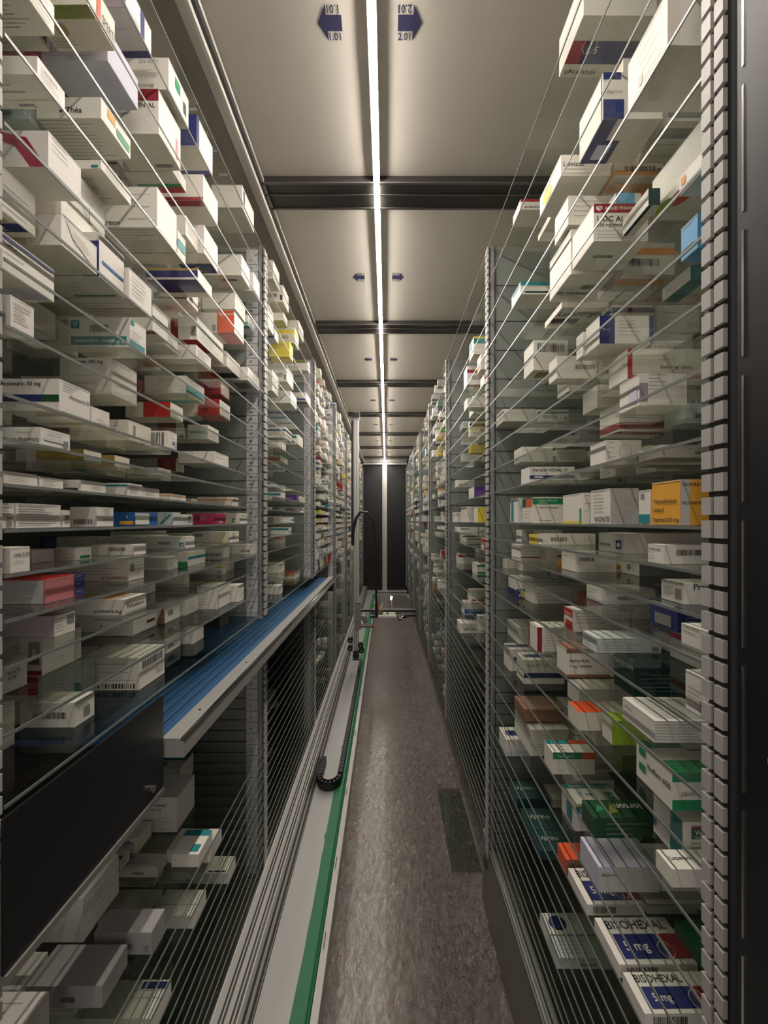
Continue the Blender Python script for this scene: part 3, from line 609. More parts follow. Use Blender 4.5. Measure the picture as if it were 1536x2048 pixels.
P('E',178,137,1095,1150,ops=[r_('s',0,1,.75,1,'dred'),n_('s'),B_(.1,.7,.1,.3)],look='small white box with dark red top edge'); P('E',352,275,1150,1183); P('E',440,368,1075,1233,ops=[n_('s',.1,.9,.3,.8,4)],look='white box with slanted text')
P('E',580,462,1120,1325,ops=[r_('s',0,1,.76,1,'dred'),('o','s',.10,.88,.06,.07,'white'),T('s',.2,.83,.09,'ALIUD PHARMA','white'),T('s',.06,.52,.15,'UDC AL'),T('s',.06,.36,.12,'250 mg Hartk.'),n_('s',.06,.8,.08,.26,3),('B','b',.2,.6,.45,.55)],look='white box with dark red top band and bold print',L=.105)
P('E',880,740,1035,1128,ops=[r_('s',0,1,0,1,'dteal'),n_('f',.1,.8,.3,.7,3),r_('b',0,.3,0,1,'dteal')],look='white box with dark teal side',L=.02); P('E',1175,1050,830,942,ops=[n_('s'),r_('f',.1,.3,.4,.8,'orange'),r_('b',.2,.5,.1,.4,'navy')],look='white box with orange corner mark')
P('E',1150,1060,1170,1362,'sky',[r_('s',.1,1,0,1,'white'),n_('f',.05,.95,.3,.9,2)],'bright blue box')
P('E',1230,905,300,560,ops=[T('b',.05,.82,.14,'teva','ink',True),('o','b',.12,.45,.14,.2,'ored'),('o','b',.0,.25,.1,.15,'lime')],look='broad white box with orange and green ovals beneath',set_=.10); P('E',700,560,820,880,ops=[r_('s',0,.3,0,1,'sky'),r_('s',.4,1,0,1,'red')],look='white box with blue and red side',set_=.09,L=.13)
P('F',455,340,-190,133,ops=[T('b',.02,.3,.1,'88 Tabletten'),('B','b',.5,.9,.5,.65),n_('b')],look='tall white box with bowed end'); P('F',178,130,145,212,ops=[r_('s',0,1,.7,1,'teal'),r_('s',.1,.9,.1,.25,'dteal'),r_('f',.1,.9,.7,1,'teal'),n_('s',.1,.6,.4,.6,2)],look='white box with teal stripes')
P('F',405,312,285,318,ops=[r_('t',0,1,0,1,'brown'),r_('b',.0,.6,.3,.5,'ink'),T('b',.05,.55,.3,'Lamotrigin'),T('b',.05,.2,.2,'200 mg','ink')],look='flat white box with black underside lettering',L=.12); P('F',612,538,362,515,ops=[r_('s',.0,.28,0,1,'navy'),n_('s',.35,.8,.3,.8,5),r_('s',.92,1,0,1,'navy'),T('s',.05,.45,.1,'20 mg','lgrey')],L=295,look='long white box with navy end band')
P('F',520,485,450,580); P('F',250,198,495,660,ops=[B_(.1,.9,.6,.9),r_('b',.2,1,.2,.8,'olive')],look='white box with barcode and olive underside'); P('F',378,335,582,705,ops=[B_(.45,.95,.4,.6)],look='white box with small barcode')
P('F',765,662,545,708,ops=[r_('s',0,1,0,1,'red'),r_('s',.06,1,.12,1,'cream'),T('s',.4,.3,.16,'Tilidin AL comp.','ink',True),T('s',.4,.6,.1,'50 mg/4 mg','grey',True)],L=430,look='long cream box framed in red')
P('F',830,722,680,852,ops=[r_('s',.0,.18,.1,.7,'mauve'),n_('s',.2,.6,.5,.95,5),r_('f',.5,.9,.1,.6,'lav')],L=260,look='white box with mauve side patch'); P('F',600,520,740,866,ops=[('o','s',.1,.7,.08,.1,'lgrey'),n_('s')],look='white box with grey disc')
P('F',85,45,872,940,ops=[n_('s',.2,.8,.6,.9,2)],look='small white box near the second post'); P('F',228,182,1190,1282,ops=[T('s',.08,.66,.24,'Ramipril HEXAL 10'),r_('s',.0,1,.28,.48,'navy'),r_('s',.1,.3,.33,.43,'lav')],L=.125,look='white box with navy line and black lettering'); P('F',185,142,1080,1162,ops=[n_('f')],look='white box with small print end')
P('F',645,560,1045,1180,ops=[('o','s',.55,.55,.18,.3,'lgrey'),('o','s',.55,.55,.165,.27,'white'),T('s',.85,.2,.15,'ASS','dred'),n_('s',.05,.3,.3,.9,4)],look='white box with a grey oval outline',L=195); P('F',940,830,1070,1140)
P('F',1095,985,995,1150,ops=[T('f',.1,.6,.22,'Quimbo','teal'),r_('s',0,1,.6,1,'teal')],look='white box with teal lettering and side')
P('F',165,122,1355,1492,ops=[r_('f',.15,.45,.05,.9,'teal'),r_('s',0,1,0,1,'pale')],look='white box with teal front stripe'); P('F',245,188,1350,1492,ops=[r_('s',0,1,.72,.95,'green'),T('s',.2,.83,.07,'Gabapentin-Micro Labs','white'),T('s',.2,.74,.07,'Hartkapseln','white'),r_('f',.4,.95,.65,.93,'ored'),T('s',.2,.55,.08,'Wirkstoff: Gabapentin'),T('s',.2,.06,.07,'250 Hartkapseln'),n_('f',.1,.9,.1,.6,5),r_('f',0,.4,.65,.93,'dgreen')],L=165,look='white box with dark green band and orange patch')
P('F',522,412,1325,1495,ops=[r_('f',0,1,0,.08,'yellow'),r_('f',.85,.92,0,.5,'green'),n_('s',.1,.6,.4,.9,3)],look='white box with yellow lower edge',L=75); P('F',600,535,1330,1440,set_=.09)
P('F',670,565,1295,1492,ops=[n_('f',.15,.9,.35,.95,7),T('f',.2,.06,.16,'ELINOVA','ink',True),r_('s',0,1,0,1,'lgrey'),n_('s',.05,.95,.05,.95,16)],L=155,look='white box with grey densely printed side'); P('F',890,828,1300,1494,ops=[r_('f',.0,1,.05,.3,'teal'),r_('f',.2,.5,.75,.9,'mid')],look='white box with teal base band',L=30)
P('F',1055,900,1245,1497,'amber',[T('f',.04,.05,.12,'Tegretal 200 mg','ink'),T('f',.08,.3,.1,'retard','ink'),T('f',.1,.5,.1,'Filmtabletten','ink'),r_('s',0,.27,0,1,'lgrey'),T('s',.05,.85,.08,'NOVARTIS','ink'),T('s',.05,.45,.07,'NOVARTIS','ink')],'big orange box with grey side strip',L=190)
for q in ((185,155,158,220),(190,163,335,390)): P('G',*q)
P('G',270,225,168,218,'yellow',[n_('f')],'small yellow box',L=.03); P('G',300,275,165,225,ops=[B_(.15,.45,.3,.7)],look='white box with barcode',L=290); P('G',745,607,185,294,ops=[T('f',.1,.3,.2,'Novorapid','navy',True),r_('f',.72,.92,.2,.65,'navy'),('o','f',.82,.42,.07,.12,'white')],L=.17,set_=.06,look='long white box with navy logo')
P('G',962,878,208,313,ops=[T('f',.05,.68,.16,'Ambroxol'),T('f',.05,.5,.1,'75 mg'),B_(.15,.45,.45,.75),n_('f',.1,.5,.2,.35,2)],look='white box with barcode and black lettering',L=.12,set_=.01)
P('G',180,130,250,322,ops=[r_('s',0,1,.05,.13,'dred'),n_('s',.1,.9,.3,.8,3)],look='white box with thin red line'); P('G',340,282,270,335); P('G',400,375,290,330,'orange',set_=.07); P('G',480,405,285,397,ops=[B_(.1,.45,.55,.75),T('f',.1,.7,.12,'Pantoprazol','red'),n_('s',.5,.95,.1,.3,3)],look='white box with barcode and red front print',L=225)
P('G',95,80,328,375,'cream'); P('G',830,737,340,420,ops=[r_('s',0,1,0,1,'grey'),r_('f',.3,.5,.3,.7,'mid'),n_('f',.55,.9,.3,.8,4)],look='white box with dark grey side'); P('G',1075,950,375,490,ops=[T('s',.1,.7,.3,'Pram'),r_('f',.65,.9,.2,.7,'mid'),n_('f',.1,.6,.3,.7,4)],look='white box with bold italic side lettering',set_=.03); P('G',1270,1195,400,515,ops=[T('f',.1,.6,.3,'P','ink')],look='white box cut by the near post')
P('G',155,112,430,540,ops=[r_('s',0,1,0,.45,'navy'),r_('f',0,1,0,.4,'navy'),r_('s',.3,.9,.05,.35,'yellow'),T('s',.1,.1,.3,'Z','white')],look='white over navy box with yellow label',L=.06); P('G',250,203,475,570,ops=[n_('s',.1,.9,.2,.8,4)],look='white box with faint text'); P('G',625,540,455,535,set_=.06); P('G',830,727,490,572); P('G',1040,890,560,745,'navy',[n_('s'),r_('f',.2,.8,.1,.5,'mid'),r_('f',.1,.9,.8,.9,'lav')],'navy blue box',set_=.06); P('G',1200,1062,620,757,ops=[T('f',.1,.85,.12,'10 mg Tabletten'),n_('f',.1,.6,.6,.7,1)],look='white box with black front print near the post',set_=.02)
P('G',465,418,605,725,ops=[r_('f',0,1,.65,1,'red'),r_('f',.2,1,.0,.45,'red'),T('f',.1,.7,.15,'Calcium','white'),n_('s',.05,.6,.4,.85,4)],look='white box with red front',L=.13); P('G',165,107,700,790,ops=[n_('s',.1,.9,.1,.8,5)],look='white box with printed side'); P('G',270,225,725,860,ops=[r_('f',.0,.1,0,1,'dred'),r_('s',0,.12,0,1,'dred'),n_('s',.2,.95,.05,.95,12)],look='ribbed white box with dark red edge')
P('G',120,87,820,940,ops=[r_('t',0,.6,.3,.7,'navy'),r_('s',.1,.7,.4,.65,'navy')],look='white box with navy marks'); P('G',197,157,875,1010,ops=[r_('t',.1,.8,.3,.7,'navy'),T('s',.08,.66,.2,'Ramipril HEXAL 10','grey'),r_('s',.0,1,.25,.45,'navy')],look='white box with navy stripe and grey lettering',L=.125)
P('G',430,378,870,1025,ops=[r_('t',0,1,0,1,'brown'),r_('s',0,1,.85,1,'brown'),T('s',.08,.5,.14,'Ramipril AL'),T('s',.08,.32,.12,'5 mg Tabletten'),r_('s',0,1,.0,.1,'brown'),r_('f',0,1,.0,.1,'brown')],look='white box with reddish brown top',L=.09); P('G',595,518,760,840,'pale'); P('G',800,693,785,1085,'dteal',[T('f',.05,.7,.12,'GAVISCON','white'),n_('s'),r_('s',.4,.5,.6,.75,'black'),T('t',.2,.4,.2,'GAVISCON','white')],'very large dark teal box',L=.13)
P('G',500,437,1040,1135,ops=[r_('s',.1,.8,.1,.25,'mid')],look='dim white box with grey bar'); P('G',1225,1085,1000,1230,ops=[n_('f'),r_('f',.6,.9,.1,.4,'mid')],look='tall white box by the near post'); P('G',915,737,1215,1335,ops=[r_('t',.1,.9,.1,.9,'lgrey'),n_('s',.0,1,.0,.95,8),n_('t',.2,.9,.2,.8,8),T('f',.1,.6,.12,'Metoprolol')],look='long white box with ribbed side',L=.10)
P('G',680,627,1215,1345,ops=[r_('s',0,1,0,1,'lime'),r_('t',0,1,0,1,'lime')],look='white box with lime green side and top',L=.07); P('G',500,440,1190,1290,'cream',[r_('t',0,.5,0,1,'ored')],'cream box with orange top'); P('G',200,145,1150,1215,'brown',[n_('t')],'dull brown box'); P('G',232,147,1260,1405,ops=[n_('t',.4,.9,.2,.9,5),r_('t',.1,.2,.4,.7,'brown'),n_('s',.1,.9,.1,.9,8)],look='white box with black top lettering',L=.11)
P('H',1010,815,158,368,ops=[r_('s',0,.5,0,.28,'green'),r_('s',0,.5,.75,1,'green'),T('s',.1,.38,.1,'ZENTIVA','mid'),T('s',.56,.75,.14,'Ibuflam'),T('s',.56,.58,.11,'Lichtenstein','lgrey'),n_('s',.56,.9,.05,.4,5),r_('t',0,.5,0,.35,'green'),r_('t',0,.5,.75,1,'green'),r_('t',.5,.95,.08,.25,'green'),T('t',.5,.6,.13,'Ibuflam 600 mg'),T('f',.35,.5,.16,'Ibuflam 600'),r_('f',.1,.3,.3,.5,'green'),r_('f',.1,.3,.75,.95,'green')],L=.125,look='large white box with green bands')
P('H',100,62,55,145,ops=[r_('t',.1,.9,.3,.7,'navy'),r_('s',0,1,.0,.3,'lav')],look='white box with navy top panel'); P('H',355,308,95,215,ops=[r_('t',0,1,.7,1,'teal'),r_('t',.55,1,.7,1,'ored'),n_('t',.1,.5,.2,.5,2),r_('s',0,.7,.7,1,'green'),r_('s',.7,1,.7,1,'ored'),T('s',.1,.78,.12,'Torasemid','pale'),n_('s',.1,.4,.1,.15,1)],L=230,look='white box with green and orange top band')
P('H',478,405,330,480,ops=[r_('t',0,1,.75,1,'teal'),T('t',.12,.78,.14,'Ezetimib - 1 A Pharma 10 mg','white'),T('t',.2,.35,.2,'10 mg','teal'),r_('t',.75,.92,.2,.55,'teal'),T('t',.77,.27,.2,'1A','white'),r_('s',0,1,.9,.96,'yellow'),r_('s',.02,1,.65,.9,'teal'),T('s',.1,.7,.14,'Ezetimib 1A Pharma','pale'),r_('f',.4,.8,.1,.8,'teal')],L=270,look='white box with teal bands and teal top lettering')
P('H',585,515,505,615,'dgreen',[('q','t',((.1,.3),(.2,.7),(.35,.5)),'green'),('q','t',((.3,.2),(.45,.8),(.5,.3)),'olive'),T('t',.5,.45,.3,'iorton','white',True),n_('s',.2,.9,.2,.7,3)],'dark green box with leaf picture',L=320); P('H',1070,908,430,665,ops=[r_('s',.1,.9,.6,.85,'dteal'),r_('s',.1,.9,.85,.9,'dred'),T('s',.14,.7,.12,'Valsartan','white'),T('s',.14,.62,.06,'Filmtabletten','pale'),n_('s',.1,.8,.1,.5,5),r_('f',.6,.98,.05,1,'teal'),T('f',.02,.3,.1,'1A','ink'),r_('f',.02,.1,.2,.4,'teal')],L=.12,look='tall white box with teal end and dark teal label')
P('H',608,505,745,880,'lav',[r_('f',.08,.9,.6,.63,'white'),r_('s',0,1,.0,1,'lgrey'),T('s',.05,.6,.15,'Bisoprolol'),r_('s',0,.3,.8,1,'lav')],'lavender box with white front line',L=.11); P('H',1010,912,690,790,ops=[T('t',.1,.4,.25,'Loperamid')],look='white box with black top lettering'); P('H',1150,1010,900,1080,ops=[r_('s',0,1,.6,.9,'ored'),n_('s')],look='white box with dull orange side',set_=.03)
bh=[r_('t',.12,1,.1,.62,'navy'),r_('t',.7,1,.1,.62,'dred'),T('t',.1,.72,.2,'BISOHEXAL'),T('t',.2,.2,.26,'5 mg','white'),('L','t',.72,.28,.014),r_('f',0,1,.0,.0001,'white'),B_(.1,.5,.2,.8)]
P('H',545,440,1000,1060,ops=bh,look='flat white box with navy top panel, upper of three alike',L=.11); P('H',720,585,1300,1375,ops=bh,look='flat white box with navy and red top panel',L=.13); P('H',860,740,1640,1720,ops=bh,look='flat white box with navy panel at the frame edge',L=.13); P('H',430,380,640,720,'ored',[r_('s',0,1,0,1,'brown')],'orange-red box low in the bay')
for q,l in (((235,180,530,575),'dark teal box with white top lettering'),((290,215,640,690),'dark teal box with white top lettering, lower'),((160,115,350,400),'dark teal box with white top lettering, upper')): P('H',*q,'dteal',[T('t',.1,.45,.26,'Vprino','lgrey')],l)
P('H',330,285,1080,1160,ops=[('o','t',.25,.5,.16,.35,'navy')],look='white box with navy disc on top'); P('H',380,330,1250,1310,'pale')
# ---- second bays
for q in ((35,105,115,325),(150,213,400,590),(325,380,800,940),(190,265,1310,1490),(25,95,1360,1600),(410,460,1620,1720),(340,375,1620,1700),(-20,40,520,880)): P('J',*q)
P('J',222,262,1045,1215,'yellow',[n_('s',.2,.9,.6,.8,2)],'bright yellow box'); P('J',155,198,715,800,ops=[r_('b',0,1,0,1,'ylight')],look='white box with yellowish underside'); P('J',280,325,880,1060,'cream'); P('J',50,95,890,1000,ops=[r_('s',0,1,0,.4,'navy')],look='white box with navy lower side'); P('J',430,455,1260,1370,ops=[r_('s',0,1,.75,1,'olive')],look='white box with olive top band'); P('J',240,262,755,850,ops=[r_('s',.2,.9,.2,.8,'navy')],look='white box with navy side square',set_=.05)
P('J',235,303,1600,1740,ops=[('o','s',.5,.8,.05,.09,'red'),n_('s',.1,.8,.2,.8,7)],look='white box with a red dot')
for q in ((165,235,75,190),(130,170,240,315),(330,375,820,880),(235,258,1045,1105),(140,165,1265,1320),(95,157,1555,1650),(110,140,1690,1770),(150,215,1690,1790)): P('K',*q)
P('K',305,355,150,255,ops=[r_('s',.1,.9,.6,.9,'teal'),r_('s',.5,.8,.1,.4,'teal')],look='white box with teal marks'); P('K',115,165,780,850,ops=[r_('s',.1,1,.5,.85,'teal')],look='white box with teal band'); P('K',285,300,810,875,'purple',[n_('s')],'purple box',L=120); P('K',330,365,930,985,ops=[B_(.3,.7,.3,.8)],look='white box with barcode'); P('K',200,230,1160,1230,ops=[r_('s',0,1,.6,.9,'teal')],look='white box with long teal band',L=195); P('K',265,320,1655,1715,ops=[r_('s',0,1,.5,.9,'orange'),r_('t',0,1,0,1,'ored')],look='white box with orange band'); P('K',100,135,1790,1880,ops=[n_('f')],look='white box above the conveyor'); P('K',110,190,380,440,ops=[r_('s',0,1,0,.6,'ored')],look='white box with orange lower side')
for q in ((650,612,480,690),(805,765,390,560),(650,615,815,920),(680,665,1150,1320),(600,575,1520,1610),(530,510,1820,1900)): P('M',*q)
P('M',725,675,190,390,ops=[r_('s',0,1,.6,.9,'teal'),r_('s',0,1,.92,1,'yellow'),r_('f',.1,.6,.5,.9,'teal')],look='white box with teal band and yellow top'); P('M',845,800,600,700,ops=[r_('s',0,1,.5,1,'red')],look='white box with red patch'); P('M',720,672,860,1060,ops=[B_(.5,1,.5,.8)],look='tall white box with barcode'); P('M',605,565,1150,1230,'pale',[n_('s')],'pale green box'); P('M',690,665,1380,1470,'yellow',set_=.05)
P('N',730,668,80,200,ops=[r_('s',0,1,0,1,'purple'),n_('s')],look='white box with purple side'); P('N',770,728,310,475,ops=[r_('s',0,1,0,1,'yellow'),r_('s',.3,1,.6,.85,'lgrey')],look='white box with yellow side'); P('N',640,580,300,475); P('N',520,482,365,475); P('N',525,505,520,570,ops=[B_(.2,.6,.3,.8)],look='white box with barcode side',L=250); P('N',600,565,625,705); P('N',845,808,670,775,ops=[r_('s',0,1,0,1,'red'),r_('f',0,1,.6,1,'red')],look='white box with red side and top'); P('N',555,525,850,950,ops=[r_('s',0,1,.7,1,'dred')],look='white box with dark red top band'); P('N',765,708,960,1075,ops=[r_('s',0,1,.75,.95,'green'),r_('s',0,1,.05,.25,'green')],look='white box with two green bands'); P('N',700,655,1270,1385); P('N',620,585,1400,1530,ops=[r_('s',0,1,.05,.45,'blue')],look='white box with bright blue band'); P('N',775,755,1550,1700); P('N',570,535,1690,1800)
print('manual boxes',len(BOXES))
# ---- boxes behind the front ones, and the stock of the farther bays
def try_add(b):
    if b['W']<.012 or b['y0']<YK[b['k']]+.02 or b['y0']+b['W']>YK[b['k']+1]-.02: return False
    if b['X']+b['L']>DEPTH-.025: return False
    if any(collides(b,o) for o in IDX.get((b['s'],b['k'],b['i']),[])): return False
    BOXES.append(b); IDX.setdefault((b['s'],b['k'],b['i']),[]).append(b); return True
IDX={}
for b in BOXES: IDX.setdefault((b['s'],b['k'],b['i']),[]).append(b)
def basecol():
    return R.choices(['white','cream','lgrey','pale','lav','sky','teal','yellow','red','navy','dteal','amber','green'],[60,12,6,6,3,1,1,1.2,1.2,1,.8,.6,.5])[0]
for b in list(BOXES):
    x=b['X']+b['L']; fr=b
    while R.random()<.72:
        base='white' if R.random()<.7 else basecol(); ops,lk=rand_ops(R,base,True)
        L=R.uniform(.09,.13)
        n=dict(s=b['s'],k=b['k'],i=b['i'],X=x+R.uniform(.003,.02),y0=b['y0']+R.uniform(0,.004),W=b['W']*R.uniform(.85,.98),L=L,H=min(b['H']*R.uniform(.7,1.1),shelf_gap(b['s'],b['k'],b['i'])-.006),base=base,ops=ops,look=lk,front=False)
        if not try_add(n): break
        x=n['X']+n['L']
for (s,k),hs in SHELF.items():
    for i,h in enumerate(hs):
        g=shelf_gap(s,k,i)
        y=YK[k]+.03+R.uniform(0,.04)
        upper = h>-.36
        if k<=1: dens = (.30 if upper else .10)
        else: dens = (.78 if upper else .09) if s=='L' else (.42 if h>0 else (.26 if upper else .12))
        while y<YK[k+1]-.05:
            W=R.uniform(.03,.085)
            if R.random()<dens:
                H=R.uniform(.022,.075) if g>.06 else R.uniform(.018,.035); H=min(H,g-.008)
                base=basecol(); ops,lk=rand_ops(R,base,k<3)
                X=R.uniform(.008,.05) if k>1 else R.uniform(.10,.2)
                if k<=1 and y+W>YK[k]+.72: y+=W+.02; continue
                b=dict(s=s,k=k,i=i,X=X,y0=y,W=W,L=R.uniform(.09,.13),H=H,base=base,ops=ops,look=lk,front=True)
                if try_add(b) and R.random()<.5:
                    ops,lk=rand_ops(R,'white',False)
                    try_add(dict(b,X=X+b['L']+.006,base='white',ops=ops,look=lk,front=False,W=W*.95))
            y+=W+R.uniform(.004,.03)
for b in BOXES:
    a=A[b['s']]+b['X']; d=b['y0']
    b['score']=(b['W']*a/d+b['L']*.8+.01)*b['H']/d/d*(1 if b['front'] else .45)*(1 if b['X']<.1 else .6)
BOXES.sort(key=lambda b:-b['score'])
near,rest=BOXES[:298],BOXES[298:]
print('boxes',len(BOXES))
# labels need the order of every box along its shelf
for key,l in IDX.items():
    l.sort(key=lambda b:b['y0'])
fi={}
for key,l in IDX.items():
    c=0; cols=[]
    for b in [x for x in l if x['front']]:
        c+=1; b['n']=c
    fr=[x for x in l if x['front']]
    for b in [x for x in l if not x['front']]:
        own=[f for f in fr if f['y0']-.01<=b['y0']<=f['y0']+f['W']+.01 and f['X']<b['X']]
        f=own[0] if own else fr[0]; f['behind']=f.get('behind',0)+1; b['n']=f['n']; b['row']=f['behind']
seen=set()
for b in near:
    mb=MB(); base=b['base']
    carton(mb,b['s'],b['W'],b['L'],b['H'],base,b['ops'])
    where='%s shelf down, %s %s bay'%(ORD[b['i']],BAY[b['k']],SIDE[b['s']])
    pos='%s from camera, %s'%(ORD[b['n']-1],where) if b['front'] else '%s behind %s box, %s'%(ORD[b['row']-1],ORD[b['n']-1],where)
    lookw=(b['look'] if 'box' in b['look'] else b['look']+' box').replace(',','')
    room=16-len(pos.split()); ws=lookw.split()
    if len(ws)>room:
        ws=ws[:room]
        FULL=('box','band','bands','stripe','lettering','side','end','patch','underside','edge','corners','arc','square','barcode','panel','print','flap','top','line','lines','marks','mark','label','swoosh','disc','oval','end','front','logo','code','lid','mark')
        while len(ws)>2 and ws[-1] not in FULL: ws=ws[:-1]
        lookw=' '.join(ws); lookw=lookw if 'box' in lookw else lookw+' box'
    lab=lookw+', '+pos
    x=SG[b['s']]*(A[b['s']]+b['X'])
    o=mb.build('medicine_box',None,(x,b['y0'],EYE+SHELF[(b['s'],b['k'])][b['i']]+.0006),lab,'medicine box','medicine boxes on the glass shelves of the %s rack'%SIDE[b['s']])
    if b['W']>.03 and b['L']>.06: o.rotation_euler.z=math.radians(R.uniform(-.5,.5))
mb=MB()
for b in rest:
    carton(mb,b['s'],b['W'],b['L'],b['H'],b['base'],b['ops'] if b['k']<4 else b['ops'][:3],Vector((SG[b['s']]*(A[b['s']]+b['X']),b['y0'],EYE+SHELF[(b['s'],b['k'])][b['i']]+.0006)),detail=False)
mb.build('medicine_box_stock',kind='stuff',label='remaining medicine boxes filling the far shelves',cat='medicine boxes')

# ---------------------------------------------------------------- conveyor in the left rack
zc=EYE-.447
e=empty('conveyor_belt',(-.459,.785,zc),'blue conveyor belt with grey metal edge running through the left rack','conveyor')
mb=MB(); mb.box(-.34,0,0,2.25,-.012,0,M_belt)
for x in (-.022,-.048,-.075,-.11,-.15,-.19,-.23,-.28,-.33): mb.box(x-.0012,x+.0012,0,2.25,0,.0006,M_beltl)
mb.build('belt',e)
mb=MB(); mb.prism([(.0,-.036),(.046,-.036),(.046,-.002),(.040,.003),(.0,.003)],0,2.28,M_alu); mb.build('side_rail',e)
mb=MB(); mb.box(.040,.0475,0,2.28,-.002,.005,M_steel); mb.build('bright_lip',e)
for yy in (.12,.42): 
    mb=MB(); cyl(mb,(.02,yy,.0035),'z',.003,.0012,M_black,10); mb.build('screw_hole',e)
mb=MB(); mb.box(-.01,.046,2.2,2.30,-.10,-.052,M_black); mb.build('end_bracket',e)
mb=MB(); mb.box(-.37,-.345,0,2.25,-.03,.09,M_dark); mb.build('rear_guide',e)
e=empty('cover_panel',(-.452,.455,EYE-.55),'black sheet metal cover below the lowest upper glass shelf, nearest left bay','cover panel')
mb=MB(); mb.box(-.004,0,0,.325,.012,.197,M_dark); mb.box(-.36,-.004,.320,.325,.012,.09,M_dark); mb.build('sheet',e)
mb=MB(); mb.box(-.012,.003,0,.325,0,.011,M_plinth); mb.build('bottom_lip',e)
mb=MB(); cyl(mb,(.003,.285,.035),'x',.007,.005,M_steel,14); mb.build('screw',e)

# ---------------------------------------------------------------- floor edge: rail, tray, green strip, chain
e=empty('floor_guide_rail',(-.424,0,EYE-1.45),'long grooved aluminium guide rail at the foot of the left rack','rail')
mb=MB(); mb.box(-.040,.036,-.4,YEND-.3,0,.145,M_alu); mb.build('rail_body',e)
mb=MB()
for x in (-.012,-.002,.018): mb.box(x-.0025,x+.0025,-.4,YEND-.3,.1452,.147,M_alud)
mb.box(.0362,.0372,-.4,YEND-.3,.02,.045,M_alud); mb.box(.0362,.0372,-.4,YEND-.3,.085,.105,M_alud)
mb.build('groove',e)
mb=MB(); mb.box(.026,.034,-.4,YEND-.3,.1452,.149,M_steel); mb.box(-.040,-.034,-.4,YEND-.3,.1452,.149,M_steel); mb.build('bright_lip',e)
mb=MB(); mb.box(-.386,-.222,-.4,YEND-.1,EYE-1.53,EYE-1.45,M_tray); mb.build('metal_tray',None,None,'flat galvanised metal tray between the left rail and the green strip','tray')
# green strip with an irregular glued edge
mb=MB(); n=260; rr=random.Random(3); top=EYE-1.4485; xs=[]; x=-.281
for i in range(n+1):
    x+=rr.uniform(-.0012,.0012)+(-.281-x)*.15; xs.append(x+(-.006 if i%23==0 else 0))
for i in range(n):
    y0=-.3+i*(YEND-.2)/n; y1=-.3+(i+1)*(YEND-.2)/n
    mb.poly([(xs[i],y0,top),(-.233,y0,top),(-.233,y1,top),(xs[i+1],y1,top)],M_green)
    mb.poly([(xs[i],y0,top-.0014),(xs[i],y0,top),(xs[i+1],y1,top),(xs[i+1],y1,top-.0014)],M_green)
mb.prism([(-.235,top-.001),(-.222,top-.001),(-.222,top+.016),(-.228,top+.020),(-.235,top+.012)],-.3,YEND-.5,M_green)
mb.build('green_rubber_strip',None,None,'dark green rubber strip glued along the metal tray','strip')
e=empty('edge_angle',(-.208,0,EYE-1.53),'thin aluminium angle strip along the left edge of the brown floor','edge strip')
mb=MB(); mb.prism([(-.012,.0),(.010,.0),(.010,.084),(-.012,.090)],-.4,YEND-.5,M_plinth if False else M_alu); mb.build('angle',e)
for yy in (1.32,1.62,2.05,2.6,3.2):
    mb=MB(); mb.tube([(-.004,yy-.02,.088),(-.004,yy-.02,.098),(-.004,yy+.02,.098),(-.004,yy+.02,.088)],.0018,M_post,8); mb.build('clip',e)
# drag chain
mb=MB(); path=[]; yb_=2.14; xl,xr=-.370,-.260; rad=(xr-xl)/2; yy=3.9
while yy>yb_: path.append((xr,yy)); yy-=.034
for j in range(1,9):
    a=math.pi*j/9; path.append(((xl+xr)/2+rad*math.cos(a), yb_-rad*math.sin(a)*1.2))
yy=yb_
while yy<2.30: path.append((xl,yy)); yy+=.034
e=empty('drag_chain',((xl+xr)/2,yb_,EYE-1.448),'black plastic cable drag chain with a u-bend lying on the metal tray','cable chain')
mb=MB()
for j,(px,py) in enumerate(path):
    q=path[min(j+1,len(path)-1)]; p0=path[max(j-1,0)]; an=math.atan2(q[1]-p0[1],q[0]-p0[0])
    ca,sa=math.cos(an),math.sin(an)
    for (lx,ly,lz,z0) in ((.0155,.013,.046,.0),(.006,.0145,.012,.017)):
        c0=len(mb.v); vv=[]
        for z in (z0,z0+lz):
            for u,v in ((-lx,-ly),(lx,-ly),(lx,ly),(-lx,ly)): vv.append((px-(xl+xr)/2+u*ca-v*sa,py-yb_+u*sa+v*ca,z))
        mb.add(vv,[(0,3,2,1),(4,5,6,7),(0,1,5,4),(1,2,6,5),(2,3,7,6),(3,0,4,7)],M_black)
mb.build('chain_links',e)
# right plinth
e=empty('plinth',(.388,-.4,0),'grey sheet plinth with aluminium edging under the near right rack','plinth')
mb=MB(); mb.box(0,.06,0,1.96,0,.278,M_plinth); mb.build('face_sheet',e)
mb=MB(); mb.box(.004,.020,0,1.96,.2782,.284,M_alu); mb.box(.026,.034,0,1.62,.2782,.287,M_alu); mb.box(.040,.048,0,1.62,.2782,.286,M_steel); mb.build('edging',e)
mb=MB(); cyl(mb,(.006,1.90,.20),'x',.02,.02,M_black,14); mb.build('rubber_buffer',e)
mb=MB(); mb.box(0,.13,0,.52,0,.006,M_gfloor)
o=mb.build('loose_glass_pane',None,(.285,1.67,.004),'dark greenish loose glass pane lying on the floor by the right rack','glass pane')
